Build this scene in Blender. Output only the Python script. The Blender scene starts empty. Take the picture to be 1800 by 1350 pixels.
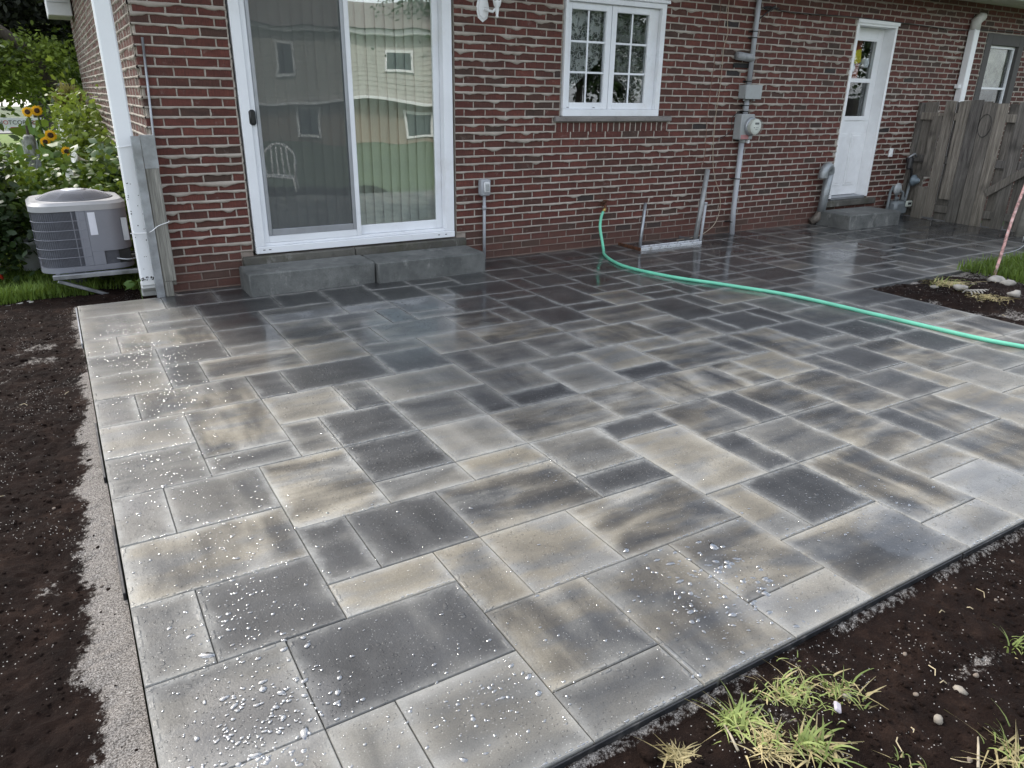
import bpy, bmesh, math, random
import numpy as np
from mathutils import Vector, Matrix, Euler
sc = bpy.context.scene
R = math.radians
# ------------------------------------------------------------------ camera, light, exposure
cam = bpy.data.cameras.new('camera'); camo = bpy.data.objects.new('camera', cam)
sc.collection.objects.link(camo); sc.camera = camo
cr = Vector((0.85717245, -0.51483638, 0.01410318)); cd = Vector((-0.17780308, -0.32150942, -0.93006331)); cf = Vector((0.48336473, 0.79471705, -0.36712851))
m = Matrix((( cr.x, -cd.x, -cf.x, 0.04209888), (cr.y, -cd.y, -cf.y, -1.00696171), (cr.z, -cd.z, -cf.z, 1.42839562), (0, 0, 0, 1)))
camo.matrix_world = m
cam.sensor_fit = 'HORIZONTAL'; cam.sensor_width = 36.0; cam.lens = 1284.033 / 1800 * 36
cam.clip_start = 0.05; cam.clip_end = 600
SUN_EL, SUN_AZ = 42.0, -20.0          # azimuth clockwise from +Y
w = bpy.data.worlds.new('World'); sc.world = w; w.use_nodes = True
nt = w.node_tree; nt.nodes.clear()
o = nt.nodes.new('ShaderNodeOutputWorld'); bg = nt.nodes.new('ShaderNodeBackground'); bg.inputs['Strength'].default_value = 0.125
sky = nt.nodes.new('ShaderNodeTexSky'); sky.sky_type = 'NISHITA'; sky.sun_disc = False
sky.sun_elevation = R(SUN_EL); sky.sun_rotation = R(SUN_AZ); sky.air_density = 1.2; sky.dust_density = 3.0; sky.ozone_density = 1.0
tc = nt.nodes.new('ShaderNodeTexCoord'); mp = nt.nodes.new('ShaderNodeMapping'); mp.inputs['Scale'].default_value = (1, 1, 2.2)
nz = nt.nodes.new('ShaderNodeTexNoise'); nz.inputs['Scale'].default_value = 2.3; nz.inputs['Detail'].default_value = 6; nz.inputs['Roughness'].default_value = 0.55
rp = nt.nodes.new('ShaderNodeValToRGB'); rp.color_ramp.elements[0].position = 0.36; rp.color_ramp.elements[1].position = 0.62
mx = nt.nodes.new('ShaderNodeMix'); mx.data_type = 'RGBA'; mx.inputs['B'].default_value = (7.6, 7.9, 8.4, 1)
nt.links.new(tc.outputs['Generated'], mp.inputs['Vector']); nt.links.new(mp.outputs[0], nz.inputs['Vector'])
nt.links.new(nz.outputs['Fac'], rp.inputs['Fac']); nt.links.new(rp.outputs['Color'], mx.inputs['Factor'])
nt.links.new(sky.outputs[0], mx.inputs['A']); nt.links.new(mx.outputs['Result'], bg.inputs['Color']); nt.links.new(bg.outputs[0], o.inputs[0])
sl = bpy.data.lights.new('sun', 'SUN'); so = bpy.data.objects.new('sun', sl); sc.collection.objects.link(so)
sl.energy = 1.5; sl.angle = R(11); sl.color = (1.0, 0.95, 0.87)
sd = Vector((math.sin(R(SUN_AZ)) * math.cos(R(SUN_EL)), math.cos(R(SUN_AZ)) * math.cos(R(SUN_EL)), math.sin(R(SUN_EL))))
so.rotation_euler = sd.to_track_quat('Z', 'Y').to_euler(); so.location = sd * 20
vs = sc.view_settings; vs.view_transform = 'Standard'; vs.look = 'None'; vs.gamma = 1; vs.use_curve_mapping = False; vs.exposure = 1.12
rng = random.Random(7); nr = np.random.default_rng(11)
# ------------------------------------------------------------------ helpers
COL = sc.collection
def link(o, parent=None):
    COL.objects.link(o)
    if parent is not None: o.parent = parent
    return o
def tag(o, label=None, cat=None, group=None, kind=None):
    if label: o['label'] = label
    if cat: o['category'] = cat
    if group: o['group'] = group
    if kind: o['kind'] = kind
    return o
def empty(name, loc=(0, 0, 0), rot=(0, 0, 0), parent=None):
    o = bpy.data.objects.new(name, None); o.location = loc; o.rotation_euler = rot; o.empty_display_size = .1
    return link(o, parent)
class MB:
    """collects shapes and links them as one mesh object"""
    def __init__(s): s.v = []; s.f = []; s.n = 0
    def add(s, v, f):
        v = np.asarray(v, float).reshape(-1, 3); s.v.append(v); s.f += [tuple(i + s.n for i in q) for q in f]; s.n += len(v); return s
    def box(s, x0, x1, y0, y1, z0, z1, M=None):
        v = np.array([(x, y, z) for x in (x0, x1) for y in (y0, y1) for z in (z0, z1)], float)
        if M is not None: v = np.array([M @ Vector(p) for p in v])
        return s.add(v, [(0, 1, 3, 2), (4, 6, 7, 5), (0, 4, 5, 1), (2, 3, 7, 6), (0, 2, 6, 4), (1, 5, 7, 3)])
    def bbox(s, x0, x1, y0, y1, z0, z1, b=.003, M=None):
        """box with chamfered edges"""
        c = np.array([(x0 + x1) / 2, (y0 + y1) / 2, (z0 + z1) / 2]); h = np.array([(x1 - x0) / 2, (y1 - y0) / 2, (z1 - z0) / 2]); b = min(b, *(h * .9))
        v = []; idx = {}
        for sx in (-1, 1):
            for sy in (-1, 1):
                for sz in (-1, 1):
                    for a in range(3):
                        p = h - b; p[a] = h[a]; idx[(sx, sy, sz, a)] = len(v); v.append(c + p * np.array([sx, sy, sz]))
        f = []
        for a in range(3):
            o1, o2 = [(1, 2), (2, 0), (0, 1)][a]
            for sg in (-1, 1):
                q = []
                for (u, w_) in ((-1, -1), (1, -1), (1, 1), (-1, 1)):
                    k = [0, 0, 0]; k[a] = sg; k[o1] = u; k[o2] = w_; q.append(idx[(*k, a)])
                f.append(tuple(q if sg > 0 else q[::-1]))
        for a in range(3):                      # edges along a
            o1, o2 = [(1, 2), (2, 0), (0, 1)][a]
            for u in (-1, 1):
                for w_ in (-1, 1):
                    k0 = [0, 0, 0]; k1 = [0, 0, 0]; k0[a] = -1; k1[a] = 1
                    for k in (k0, k1): k[o1] = u; k[o2] = w_
                    q = [idx[(*k0, o1)], idx[(*k1, o1)], idx[(*k1, o2)], idx[(*k0, o2)]]
                    f.append(tuple(q if u * w_ < 0 else q[::-1]))
        for sx in (-1, 1):
            for sy in (-1, 1):
                for sz in (-1, 1):
                    q = [idx[(sx, sy, sz, a)] for a in range(3)]; f.append(tuple(q if sx * sy * sz > 0 else q[::-1]))
        if M is not None: v = [M @ Vector(p) for p in v]
        return s.add(v, f)
    def tube(s, pts, r, n=10, cap=True):
        pts = [Vector(p) for p in pts]; rs = r if hasattr(r, '__len__') else [r] * len(pts)
        v = []; up = None
        for i, p in enumerate(pts):
            t = (pts[min(i + 1, len(pts) - 1)] - pts[max(i - 1, 0)]).normalized()
            if up is None: up = t.orthogonal().normalized()
            up = (up - t * up.dot(t)).normalized(); sd_ = t.cross(up)
            for k in range(n):
                a = 2 * math.pi * k / n; v.append(p + (up * math.cos(a) + sd_ * math.sin(a)) * rs[i])
        f = [(i * n + k, i * n + (k + 1) % n, (i + 1) * n + (k + 1) % n, (i + 1) * n + k) for i in range(len(pts) - 1) for k in range(n)]
        if cap: f += [tuple(range(n))[::-1], tuple((len(pts) - 1) * n + k for k in range(n))]
        return s.add(v, f)
    def lathe(s, prof, c=(0, 0, 0), n=24, M=None):
        """profile of (r, z) turned about z"""
        v = [(rr * math.cos(2 * math.pi * k / n), rr * math.sin(2 * math.pi * k / n), z) for rr, z in prof for k in range(n)]
        f = [(i * n + k, i * n + (k + 1) % n, (i + 1) * n + (k + 1) % n, (i + 1) * n + k) for i in range(len(prof) - 1) for k in range(n)]
        f += [tuple(range(n))[::-1], tuple((len(prof) - 1) * n + k for k in range(n))]
        v = [(M @ Vector(p)) if M is not None else Vector(p) for p in v]
        return s.add([p + Vector(c) for p in v], f)
    def mesh(s, name, mat=None, smooth=False):
        me = bpy.data.meshes.new(name); me.from_pydata(np.concatenate(s.v).tolist() if s.v else [], [], s.f)
        if mat: me.materials.append(mat)
        if smooth: me.polygons.foreach_set('use_smooth', [True] * len(me.polygons))
        me.update(); return me
    def build(s, name, mat=None, parent=None, smooth=False, **k):
        o = bpy.data.objects.new(name, s.mesh(name, mat, smooth)); link(o, parent); return tag(o, **k) if k else o
def auto_smooth(o, ang=40):
    me = o.data; bm = bmesh.new(); bm.from_mesh(me)
    for f in bm.faces: f.smooth = True
    for e in bm.edges:
        if len(e.link_faces) == 2 and e.calc_face_angle(0) > R(ang): e.smooth = False
    bm.to_mesh(me); bm.free(); return o
def T(x=0, y=0, z=0, rz=0, rx=0, ry=0): return Matrix.Translation((x, y, z)) @ Euler((rx, ry, rz)).to_matrix().to_4x4()
def vnoise(x, y, seed=0):
    """value noise on arrays"""
    x = np.asarray(x, float); y = np.asarray(y, float); xi = np.floor(x).astype(np.int64); yi = np.floor(y).astype(np.int64)
    fx = x - xi; fy = y - yi; fx = fx * fx * (3 - 2 * fx); fy = fy * fy * (3 - 2 * fy)
    def h(a, b):
        k = (a * 374761393 + b * 668265263 + seed * 974634777) & 0xffffffff
        k = ((k ^ (k >> 13)) * 1274126177) & 0xffffffff; k = k ^ (k >> 16); return (k & 0xffff) / 65535.0
    return (h(xi, yi) * (1 - fx) + h(xi + 1, yi) * fx) * (1 - fy) + (h(xi, yi + 1) * (1 - fx) + h(xi + 1, yi + 1) * fx) * fy
def fbm(x, y, sc_=1, oc=4, seed=0, g=.5):
    t = 0; a = 1; n = 0
    for i in range(oc): t = t + a * vnoise(x * sc_ * 2 ** i, y * sc_ * 2 ** i, seed + i * 17); n += a; a *= g
    return t / n
# ------------------------------------------------------------------ materials
class NT:
    def __init__(s, name):
        s.m = bpy.data.materials.new(name); s.m.use_nodes = True; s.t = s.m.node_tree; s.p = s.t.nodes['Principled BSDF']; s.out = s.t.nodes['Material Output']
    def n(s, typ, ins=None, **pr):
        d = s.t.nodes.new('ShaderNode' + typ)
        for k, v in pr.items(): setattr(d, k, v)
        for k, v in (ins or {}).items(): s.set(d.inputs[k], v)
        return d
    def set(s, i, v):
        if isinstance(v, bpy.types.NodeSocket): s.t.links.new(v, i)
        elif isinstance(v, tuple) and len(v) == 3 and i.type == 'RGBA': i.default_value = (*v, 1)
        else: i.default_value = v
    def P(s, **k):
        for a, v in k.items(): s.set(s.p.inputs[a.replace('_', ' ')], v)
        return s
    def math(s, op, a, b=None, c=None, clamp=False):
        d = s.n('Math', operation=op, use_clamp=clamp); s.set(d.inputs[0], a)
        if b is not None: s.set(d.inputs[1], b)
        if c is not None: s.set(d.inputs[2], c)
        return d.outputs[0]
    def vm(s, op, a, b=None, scale=None):
        d = s.n('VectorMath', operation=op); s.set(d.inputs[0], a)
        if b is not None: s.set(d.inputs[1], b)
        if scale is not None: s.set(d.inputs['Scale'], scale)
        return d.outputs[0]
    def mix(s, f, a, b, bt='MIX'):
        d = s.n('Mix', data_type='RGBA', blend_type=bt); s.set(d.inputs['Factor'], f); s.set(d.inputs['A'], a); s.set(d.inputs['B'], b); return d.outputs['Result']
    def rng(s, v, a, b, c=0.0, d_=1.0, smooth=True):
        d = s.n('MapRange', interpolation_type='SMOOTHSTEP' if smooth else 'LINEAR'); s.set(d.inputs[0], v)
        for i, q in enumerate((a, b, c, d_)): s.set(d.inputs[i + 1], q)
        return d.outputs[0]
    def noise(s, vec=None, scale=5., detail=4., rough=.5, dist=0.):
        d = s.n('TexNoise', {'Scale': scale, 'Detail': detail, 'Roughness': rough, 'Distortion': dist})
        if vec is not None: s.set(d.inputs['Vector'], vec)
        return d.outputs['Fac']
    def vor(s, vec=None, scale=5., feature='F1', out='Distance', rand=1.0):
        d = s.n('TexVoronoi', {'Scale': scale, 'Randomness': rand}, feature=feature)
        if vec is not None: s.set(d.inputs['Vector'], vec)
        return d.outputs[out]
    def map(s, vec, scale=(1, 1, 1), loc=(0, 0, 0), rot=(0, 0, 0)):
        return s.n('Mapping', {'Vector': vec, 'Scale': scale, 'Location': loc, 'Rotation': rot}).outputs[0]
    def ramp(s, f, *st):
        d = s.n('ValToRGB', {'Fac': f}); e = d.color_ramp.elements
        while len(e) < len(st): e.new(.5)
        for q, (p, c) in zip(e, st): q.position = p; q.color = (*c, 1)
        return d.outputs['Color']
    def obj(s): return s.n('TexCoord').outputs['Object']
    def pos(s): return s.n('NewGeometry').outputs['Position']
    def bump(s, h, strength=.3, dist=.01, normal=None):
        d = s.n('Bump', {'Height': h, 'Strength': strength, 'Distance': dist})
        if normal is not None: s.set(d.inputs['Normal'], normal)
        return d.outputs[0]
    def attr(s, name, out='Vector'): return s.n('Attribute', attribute_name=name).outputs[out]
MATS = {}
def simple(name, col, rough=.5, metal=0., var=.12, nscale=12., bump=.0, spec=None, dirt=None):
    """painted / plastic / metal surface with uneven tone and a little dirt"""
    if name in MATS: return MATS[name]
    t = NT(name); p = t.obj(); n = t.noise(p, nscale, 5, .6)
    c = t.mix(t.rng(n, .3, .7), tuple(x * (1 - var) for x in col), tuple(min(1, x * (1 + var)) for x in col))
    if dirt: c = t.mix(t.math('MULTIPLY', t.rng(t.noise(p, nscale * .6, 6, .7), .5, .72), dirt[3]), c, tuple(dirt[:3]))
    t.P(Base_Color=c, Roughness=t.rng(n, .2, .8, max(.02, rough - .08), min(1, rough + .1)), Metallic=metal)
    if bump: t.P(Normal=t.bump(t.noise(p, nscale * 8, 4, .6), bump, .004))
    MATS[name] = t.m; return t.m
def m_paver():
    t = NT('concrete_paver'); oi = t.n('ObjectInfo'); sep = t.n('SeparateColor', {'Color': oi.outputs['Color']}); al = oi.outputs['Alpha']
    lum, tan, mixd = sep.outputs[0], sep.outputs[1], sep.outputs[2]; rnd = oi.outputs['Random']
    o = t.obj(); off = t.vm('SCALE', t.n('CombineXYZ', {'X': rnd, 'Y': t.math('MULTIPLY', rnd, 7.3), 'Z': t.math('MULTIPLY', rnd, 3.1)}).outputs[0], scale=60.)
    c = t.vm('ADD', o, off)
    s1 = t.noise(t.map(c, (.8, 3.0, 1)), 2.3, 5, .50, .35); s2 = t.noise(t.map(c, (3.0, .8, 1)), 2.3, 5, .50, .35)
    st = t.mix(t.math('GREATER_THAN', al, .5), s1, s2); blot = t.noise(c, 5.5, 4, .6, .4)
    v = t.math('ADD', lum, t.math('MULTIPLY', t.math('SUBTRACT', st, .5), t.math('MULTIPLY', mixd, 3.3)))
    ab = t.vm('ABSOLUTE', o); d = t.attr('dims'); e = t.vm('SUBTRACT', d, ab); es = t.n('SeparateXYZ', {'Vector': e}); ed = t.math('MINIMUM', es.outputs[0], es.outputs[1])
    edw = t.math('ADD', ed, t.math('MULTIPLY', t.math('SUBTRACT', blot, .5), .12)); v = t.math('ADD', v, t.rng(edw, .0, .095, .17, -.05))
    v = t.math('ADD', v, t.math('MULTIPLY', t.math('SUBTRACT', blot, .5), t.math('ADD', .30, t.math('MULTIPLY', mixd, .9))), clamp=True)
    col = t.ramp(v, (0., (.018, .019, .021)), (.3, (.045, .046, .048)), (.6, (.115, .113, .106)), (1., (.25, .242, .222)))
    tn = t.ramp(v, (0., (.026, .024, .022)), (.35, (.085, .074, .057)), (.7, (.195, .172, .130)), (1., (.29, .262, .208)))
    tf = t.math('MULTIPLY', tan, t.rng(t.noise(t.map(c, (1, 3, 1)), 3.2, 3, .5), .38, .58)); col = t.mix(tf, col, tn)
    # fine aggregate
    fine = t.noise(c, 260., 3, .7); col = t.mix(.75, col, t.mix(1.0, col, t.ramp(fine, (.25, (.62,) * 3), (.75, (1.38,) * 3)), 'MULTIPLY'))
    q = t.vor(c, 210.); qn = t.vor(c, 210., out='Color'); qs = t.n('SeparateColor', {'Color': qn}).outputs[0]
    spk = t.math('MULTIPLY', t.math('LESS_THAN', q, .27), t.math('GREATER_THAN', qs, .93)); col = t.mix(t.math('MULTIPLY', spk, .42), col, (.62, .62, .60))
    # lime bloom that dries white along the edges
    wob = t.math('MULTIPLY', t.math('SUBTRACT', t.noise(c, 9., 4, .6), .42), .085)
    ed2 = t.math('ADD', ed, wob); bl = t.rng(ed2, -.012, .046, 1., 0.)
    amt = t.math('MULTIPLY', t.rng(t.noise(t.pos(), .55, 2, .5), .3, .62, .55, 1.0), t.math('ADD', .55, t.math('MULTIPLY', rnd, .45)))
    bl = t.math('MULTIPLY', bl, amt); crn = t.rng(t.noise(c, 60., 4, .7), .3, .7, .6, 1.0); bl = t.math('MULTIPLY', bl, crn)
    col = t.mix(t.math('MULTIPLY', bl, .9), col, (.38, .38, .36))
    # water film: patches, film rim and droplets
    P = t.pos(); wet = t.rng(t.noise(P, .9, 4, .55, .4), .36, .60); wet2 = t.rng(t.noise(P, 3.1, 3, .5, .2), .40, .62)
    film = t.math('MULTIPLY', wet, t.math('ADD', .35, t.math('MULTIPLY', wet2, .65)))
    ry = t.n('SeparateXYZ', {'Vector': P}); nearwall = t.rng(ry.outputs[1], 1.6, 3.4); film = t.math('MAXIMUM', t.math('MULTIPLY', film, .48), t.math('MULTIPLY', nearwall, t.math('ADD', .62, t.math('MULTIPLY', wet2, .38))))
    for (sx_, sy_, sr_) in ((2.46, .16, .27), (3.05, .22, .30), (1.66, .16, .13), (.22, 1.70, .27), (.30, 2.45, .30), (.22, .45, .26), (5.4, 3.3, .8)):
        dd = t.n('VectorMath', operation='DISTANCE'); t.set(dd.inputs[0], P); dd.inputs[1].default_value = (sx_, sy_, 0); q_ = t.math('ADD', dd.outputs['Value'], t.math('MULTIPLY', t.math('SUBTRACT', t.noise(P, 5., 5, .65), .5), .34)); film = t.math('MAXIMUM', film, t.rng(q_, sr_ * .62, sr_, .82, 0.))
    film = t.math('MULTIPLY', film, t.math('SUBTRACT', 1.0, t.math('MULTIPLY', bl, .75)))
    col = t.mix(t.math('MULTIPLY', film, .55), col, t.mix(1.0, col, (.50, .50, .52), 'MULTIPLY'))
    dv = t.vm('ADD', P, t.vm('SCALE', t.n('TexNoise', {'Vector': P, 'Scale': 30.}).outputs['Color'], scale=.02))
    def drops(scale, r0, thr):
        q = t.vor(dv, scale); cc = t.n('SeparateColor', {'Color': t.vor(dv, scale, out='Color')}); rr = t.math('MULTIPLY', t.rng(cc.outputs[0], thr, 1.), r0)
        return t.rng(t.math('SUBTRACT', rr, q), 0., .16)
    dz = t.rng(t.noise(P, 1.35, 4, .6, .6), .47, .62); dl = t.math('MAXIMUM', t.math('MULTIPLY', drops(46., .42, .45), dz), t.math('MULTIPLY', drops(110., .45, .55), t.rng(t.noise(P, 1.9, 4, .6), .40, .6)))
    ledge = t.math('MULTIPLY', t.math('MULTIPLY', t.rng(t.math('ABSOLUTE', t.math('SUBTRACT', ed, .010)), .003, .008, 1., 0.), t.rng(t.noise(P, 24., 3, .5), .50, .58)), t.rng(t.noise(P, 1.3, 2, .5), .45, .6))
    dl = t.math('MAXIMUM', dl, ledge)
    base_b = t.math('ADD', t.math('MULTIPLY', t.noise(c, 170., 4, .65), .5), t.math('MULTIPLY', t.noise(c, 38., 3, .6), .5))
    nb = t.bump(base_b, .55, .004); nd = t.bump(dl, 1.0, .0035, nb)
    cn = t.bump(t.math('ADD', t.math('MULTIPLY', base_b, t.math('ADD', t.rng(film, .3, .9, .30, .07), t.math('MULTIPLY', t.math('SUBTRACT', 1.0, nearwall), .22))), dl), .8, .0035)
    coat = t.math('MAXIMUM', film, dl)
    t.P(Base_Color=col, Roughness=t.rng(film, 0., 1., .66, .5), Normal=nd, Coat_Weight=coat, Coat_Roughness=t.math('ADD', t.rng(film, .2, 1., .20, .03), t.math('MULTIPLY', t.math('SUBTRACT', 1.0, nearwall), .08)), Coat_IOR=1.47, Coat_Normal=cn)
    t.p.inputs['Specular IOR Level'].default_value = .45
    return t.m
def m_brick(name='clay_brick', dirty=True):
    t = NT(name); a = t.n('Attribute', attribute_name='tint'); s = t.n('SeparateColor', {'Color': a.outputs['Color']}); P = t.pos()
    c = t.ramp(s.outputs[0], (0., (.016, .015, .016)), (.07, (.034, .025, .023)), (.13, (.052, .031, .023)), (.32, (.075, .028, .020)), (.62, (.092, .027, .020)), (1., (.118, .036, .026)))
    off = t.vm('SCALE', a.outputs['Color'], scale=37.); q = t.vm('ADD', P, off)
    n = t.noise(t.map(q, (1, 1, 2.5)), 9., 5, .6); c = t.mix(1.0, c, t.ramp(n, (.25, (.70, .66, .66)), (.75, (1.28, 1.26, 1.24))), 'MULTIPLY')
    g = t.noise(t.map(q, (1, 1, .15)), 150., 3, .6); c = t.mix(.6, c, t.mix(1.0, c, t.ramp(g, (.3, (.6,) * 3), (.7, (1.3,) * 3)), 'MULTIPLY'))
    sm = t.rng(t.noise(q, 14., 5, .7), .60, .74); c = t.mix(t.math('MULTIPLY', sm, .30), c, (.30, .26, .23))
    z = t.n('SeparateXYZ', {'Vector': P}).outputs[2]; lo = t.rng(t.math('ADD', z, t.math('MULTIPLY', t.noise(P, 2.2, 4, .6), .38)), .22, .60, 1., 0.)
    if dirty: c = t.mix(t.math('MULTIPLY', lo, .5), c, (.095, .058, .045))
    t.P(Base_Color=c, Roughness=.82, Normal=t.bump(t.math('ADD', g, t.noise(q, 60., 4, .7)), .6, .003)); return t.m
def m_mortar():
    t = NT('mortar'); P = t.pos(); n = t.noise(P, 7., 5, .6); c = t.ramp(n, (.25, (.27, .235, .20)), (.55, (.38, .34, .295)), (.8, (.46, .42, .37)))
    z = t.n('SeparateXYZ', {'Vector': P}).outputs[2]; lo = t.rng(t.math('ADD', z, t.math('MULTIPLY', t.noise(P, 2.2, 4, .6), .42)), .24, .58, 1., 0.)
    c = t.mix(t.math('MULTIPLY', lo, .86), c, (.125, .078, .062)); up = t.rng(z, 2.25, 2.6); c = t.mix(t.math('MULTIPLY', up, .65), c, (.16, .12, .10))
    t.P(Base_Color=c, Roughness=.92, Normal=t.bump(t.noise(P, 90., 5, .7), .8, .004)); return t.m
def m_concrete(name, a, b, green=0., bump=.5, rough=.8, coat=0.):
    t = NT(name); P = t.pos(); n = t.noise(P, 3.2, 6, .65); c = t.ramp(n, (.3, a), (.7, b)); f = t.noise(P, 190., 3, .7)
    c = t.mix(.7, c, t.mix(1.0, c, t.ramp(f, (.3, (.68,) * 3), (.7, (1.3,) * 3)), 'MULTIPLY'))
    c = t.mix(t.math('MULTIPLY', t.rng(t.noise(P, 11., 5, .7), .52, .68), .35), c, tuple(x * .45 for x in a))
    c = t.mix(t.math('MULTIPLY', t.rng(t.noise(t.map(P, (1, 1, .5)), 6., 6, .75), .56, .66), .30), c, (.40, .40, .38))
    if green: c = t.mix(t.math('MULTIPLY', t.rng(t.noise(P, 5., 5, .7), .45, .65), green), c, (.05, .05, .025))
    t.P(Base_Color=c, Roughness=rough, Coat_Weight=coat, Coat_Roughness=.15, Normal=t.bump(t.math('ADD', f, t.noise(P, 30., 4, .6)), bump, .004)); return t.m
def m_soil():
    t = NT('dark_soil'); P = t.pos(); s = t.attr('sand', 'Fac'); n = t.noise(P, 7., 6, .7)
    c = t.ramp(n, (.3, (.0050, .0026, .0020)), (.55, (.0135, .0072, .0052)), (.75, (.036, .021, .015)))
    c = t.mix(t.math('MULTIPLY', t.rng(t.noise(P, 95., 3, .7), .60, .72), .35), c, (.07, .052, .042))
    g = t.noise(P, 240., 2, .8); sc_ = t.mix(t.math('MULTIPLY', t.rng(g, .3, .7), 1.), (.05, .043, .038), (.40, .37, .34))
    sf = t.rng(t.math('ADD', s, t.math('MULTIPLY', t.math('SUBTRACT', t.noise(P, 38., 6, .8), .5), 1.7)), .40, .62)
    c = t.mix(sf, c, sc_)
    sp = t.vor(P, 150.); sq = t.n('SeparateColor', {'Color': t.vor(P, 150., out='Color')}).outputs[1]
    gl = t.math('MULTIPLY', t.math('LESS_THAN', sp, .28), t.math('GREATER_THAN', sq, t.rng(t.noise(P, 2.2, 5, .7), .42, .66, .985, .80)))
    c = t.mix(t.math('MULTIPLY', gl, .8), c, (.55, .53, .50))  # pale flecks put the sparkle of the grains into the soil colour
    h = t.math('ADD', t.math('MULTIPLY', t.noise(P, 42., 6, .75), .7), t.math('MULTIPLY', t.noise(P, 160., 3, .7), .35))
    t.P(Base_Color=c, Roughness=.95, Normal=t.bump(h, 1.0, .016)); t.p.inputs['Specular IOR Level'].default_value = .12; return t.m
def m_leaf(name, a, b, rough=.45, trans=.25, sc_=.8):
    t = NT(name); P = t.pos(); f = t.n('Attribute', attribute_name='lv').outputs['Fac']; n = t.noise(P, sc_ * 3, 4, .6)
    c = t.mix(f, a, b); c = t.mix(t.rng(n, .4, .7), c, tuple(x * 1.35 for x in b)); t.P(Base_Color=c, Roughness=rough); t.p.inputs['Specular IOR Level'].default_value = .35
    tr = t.n('BsdfTranslucent', {'Color': t.mix(.5, c, (.25, .33, .04))}); ms = t.n('MixShader', {0: trans, 1: t.p.outputs[0], 2: tr.outputs[0]}); t.t.links.new(ms.outputs[0], t.out.inputs[0]); return t.m
def m_wood(name, a, b, green=0.3, axis=2):
    t = NT(name); o = t.n('ObjectInfo'); c0 = t.obj(); q = t.vm('ADD', c0, t.vm('SCALE', t.n('CombineXYZ', {'X': o.outputs['Random'], 'Y': o.outputs['Random'], 'Z': o.outputs['Random']}).outputs[0], scale=40.))
    s = [9., 9., 9.]; s[axis] = .7; n = t.noise(t.map(q, tuple(s)), 3.5, 7, .7, .4); s2 = [60., 60., 60.]; s2[axis] = 1.6; g = t.noise(t.map(q, tuple(s2)), 3., 4, .6)
    c = t.ramp(n, (.28, a), (.5, tuple((x + y) / 2 for x, y in zip(a, b))), (.72, b)); c = t.mix(1.0, c, t.ramp(o.outputs['Random'], (0., (.62, .62, .64)), (1., (1.25, 1.2, 1.12))), 'MULTIPLY'); c = t.mix(.8, c, t.mix(1.0, c, t.ramp(g, (.3, (.45,) * 3), (.65, (1.25,) * 3)), 'MULTIPLY'))
    z = t.n('SeparateXYZ', {'Vector': t.pos()}).outputs[2]; lo = t.rng(t.math('ADD', z, t.math('MULTIPLY', t.noise(q, 3., 4, .6), .5)), .25, 1.1, 1., 0.)
    c = t.mix(t.math('MULTIPLY', lo, green), c, (.050, .050, .030)); c = t.mix(t.math('MULTIPLY', t.rng(t.noise(q, 2.1, 3, .5), .60, .72), .6), c, (.018, .016, .014))
    t.P(Base_Color=c, Roughness=.85, Normal=t.bump(t.math('ADD', n, g), .7, .004)); return t.m
def m_glass(name, tint=(1, 1, 1), refl=1.0, wav=.0, k=2.0, k0=.08):
    """window pane: thin, mostly clear, mirror-like at an angle"""
    t = NT(name); tr = t.n('BsdfTransparent', {'Color': (*tint, 1)}); gl = t.n('BsdfGlossy', {'Color': (refl, refl, refl, 1), 'Roughness': .004})
    if wav:
        b = t.bump(t.noise(t.pos(), 1.7, 1, .3), wav, .02); t.set(gl.inputs['Normal'], b)
    fr = t.n('Fresnel', {'IOR': 1.62}); f = t.math('ADD', t.math('MULTIPLY', fr.outputs[0], k), k0, clamp=True)
    ms = t.n('MixShader', {0: f, 1: tr.outputs[0], 2: gl.outputs[0]}); t.t.links.new(ms.outputs[0], t.out.inputs[0]); t.t.nodes.remove(t.p); return t.m
def m_screen():
    t = NT('insect_screen'); tr = t.n('BsdfTransparent', {'Color': (1, 1, 1, 1)}); df = t.n('BsdfDiffuse', {'Color': (.13, .135, .14, 1)})
    ms = t.n('MixShader', {0: .34, 1: tr.outputs[0], 2: df.outputs[0]}); t.t.links.new(ms.outputs[0], t.out.inputs[0]); t.t.nodes.remove(t.p); return t.m
M_PAV = m_paver(); M_BRICK = m_brick(); M_MORT = m_mortar(); M_SOIL = m_soil()
M_STEP = m_concrete('step_concrete', (.060, .064, .062), (.17, .175, .168)); M_SILL = m_concrete('sill_stone', (.055, .052, .045), (.125, .12, .105), .5)
M_WSILL = m_concrete('window_sill_stone', (.17, .155, .145), (.25, .235, .22)); M_JOINT = m_concrete('joint_sand', (.045, .045, .045), (.13, .13, .125), bump=.8)
M_WHITE = simple('white_vinyl', (.78, .80, .83), .32, var=.04, nscale=3, dirt=(.42, .38, .30, .20)); M_WHITEP = simple('white_painted_metal', (.82, .83, .84), .38, var=.03, dirt=(.45, .43, .40, .12), nscale=9)
M_GAL = simple('galvanised_steel', (.34, .36, .385), .38, .75, .22, 9., .1, dirt=(.2, .19, .18, .4)); M_PVC = simple('grey_pvc', (.36, .375, .40), .45, 0, .07, 8.)
M_BLACK = simple('black_plastic', (.012, .012, .013), .4); M_EDGE = simple('black_edging', (.010, .011, .014), .55, 0, .3, 14., .3, dirt=(.18, .17, .16, .5))
M_GREYP = simple('grey_enclosure_paint', (.33, .345, .345), .5, 0, .08, 7., dirt=(.2, .2, .19, .3)); M_ALU = simple('brushed_aluminium', (.36, .375, .40), .42, .6, .06)
M_HOSE = simple('green_hose', (.155, .56, .38), .33, 0, .10, 6.); M_RUST = simple('rusty_iron', (.10, .042, .022), .85, .2, .5, 30., .6)
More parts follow.
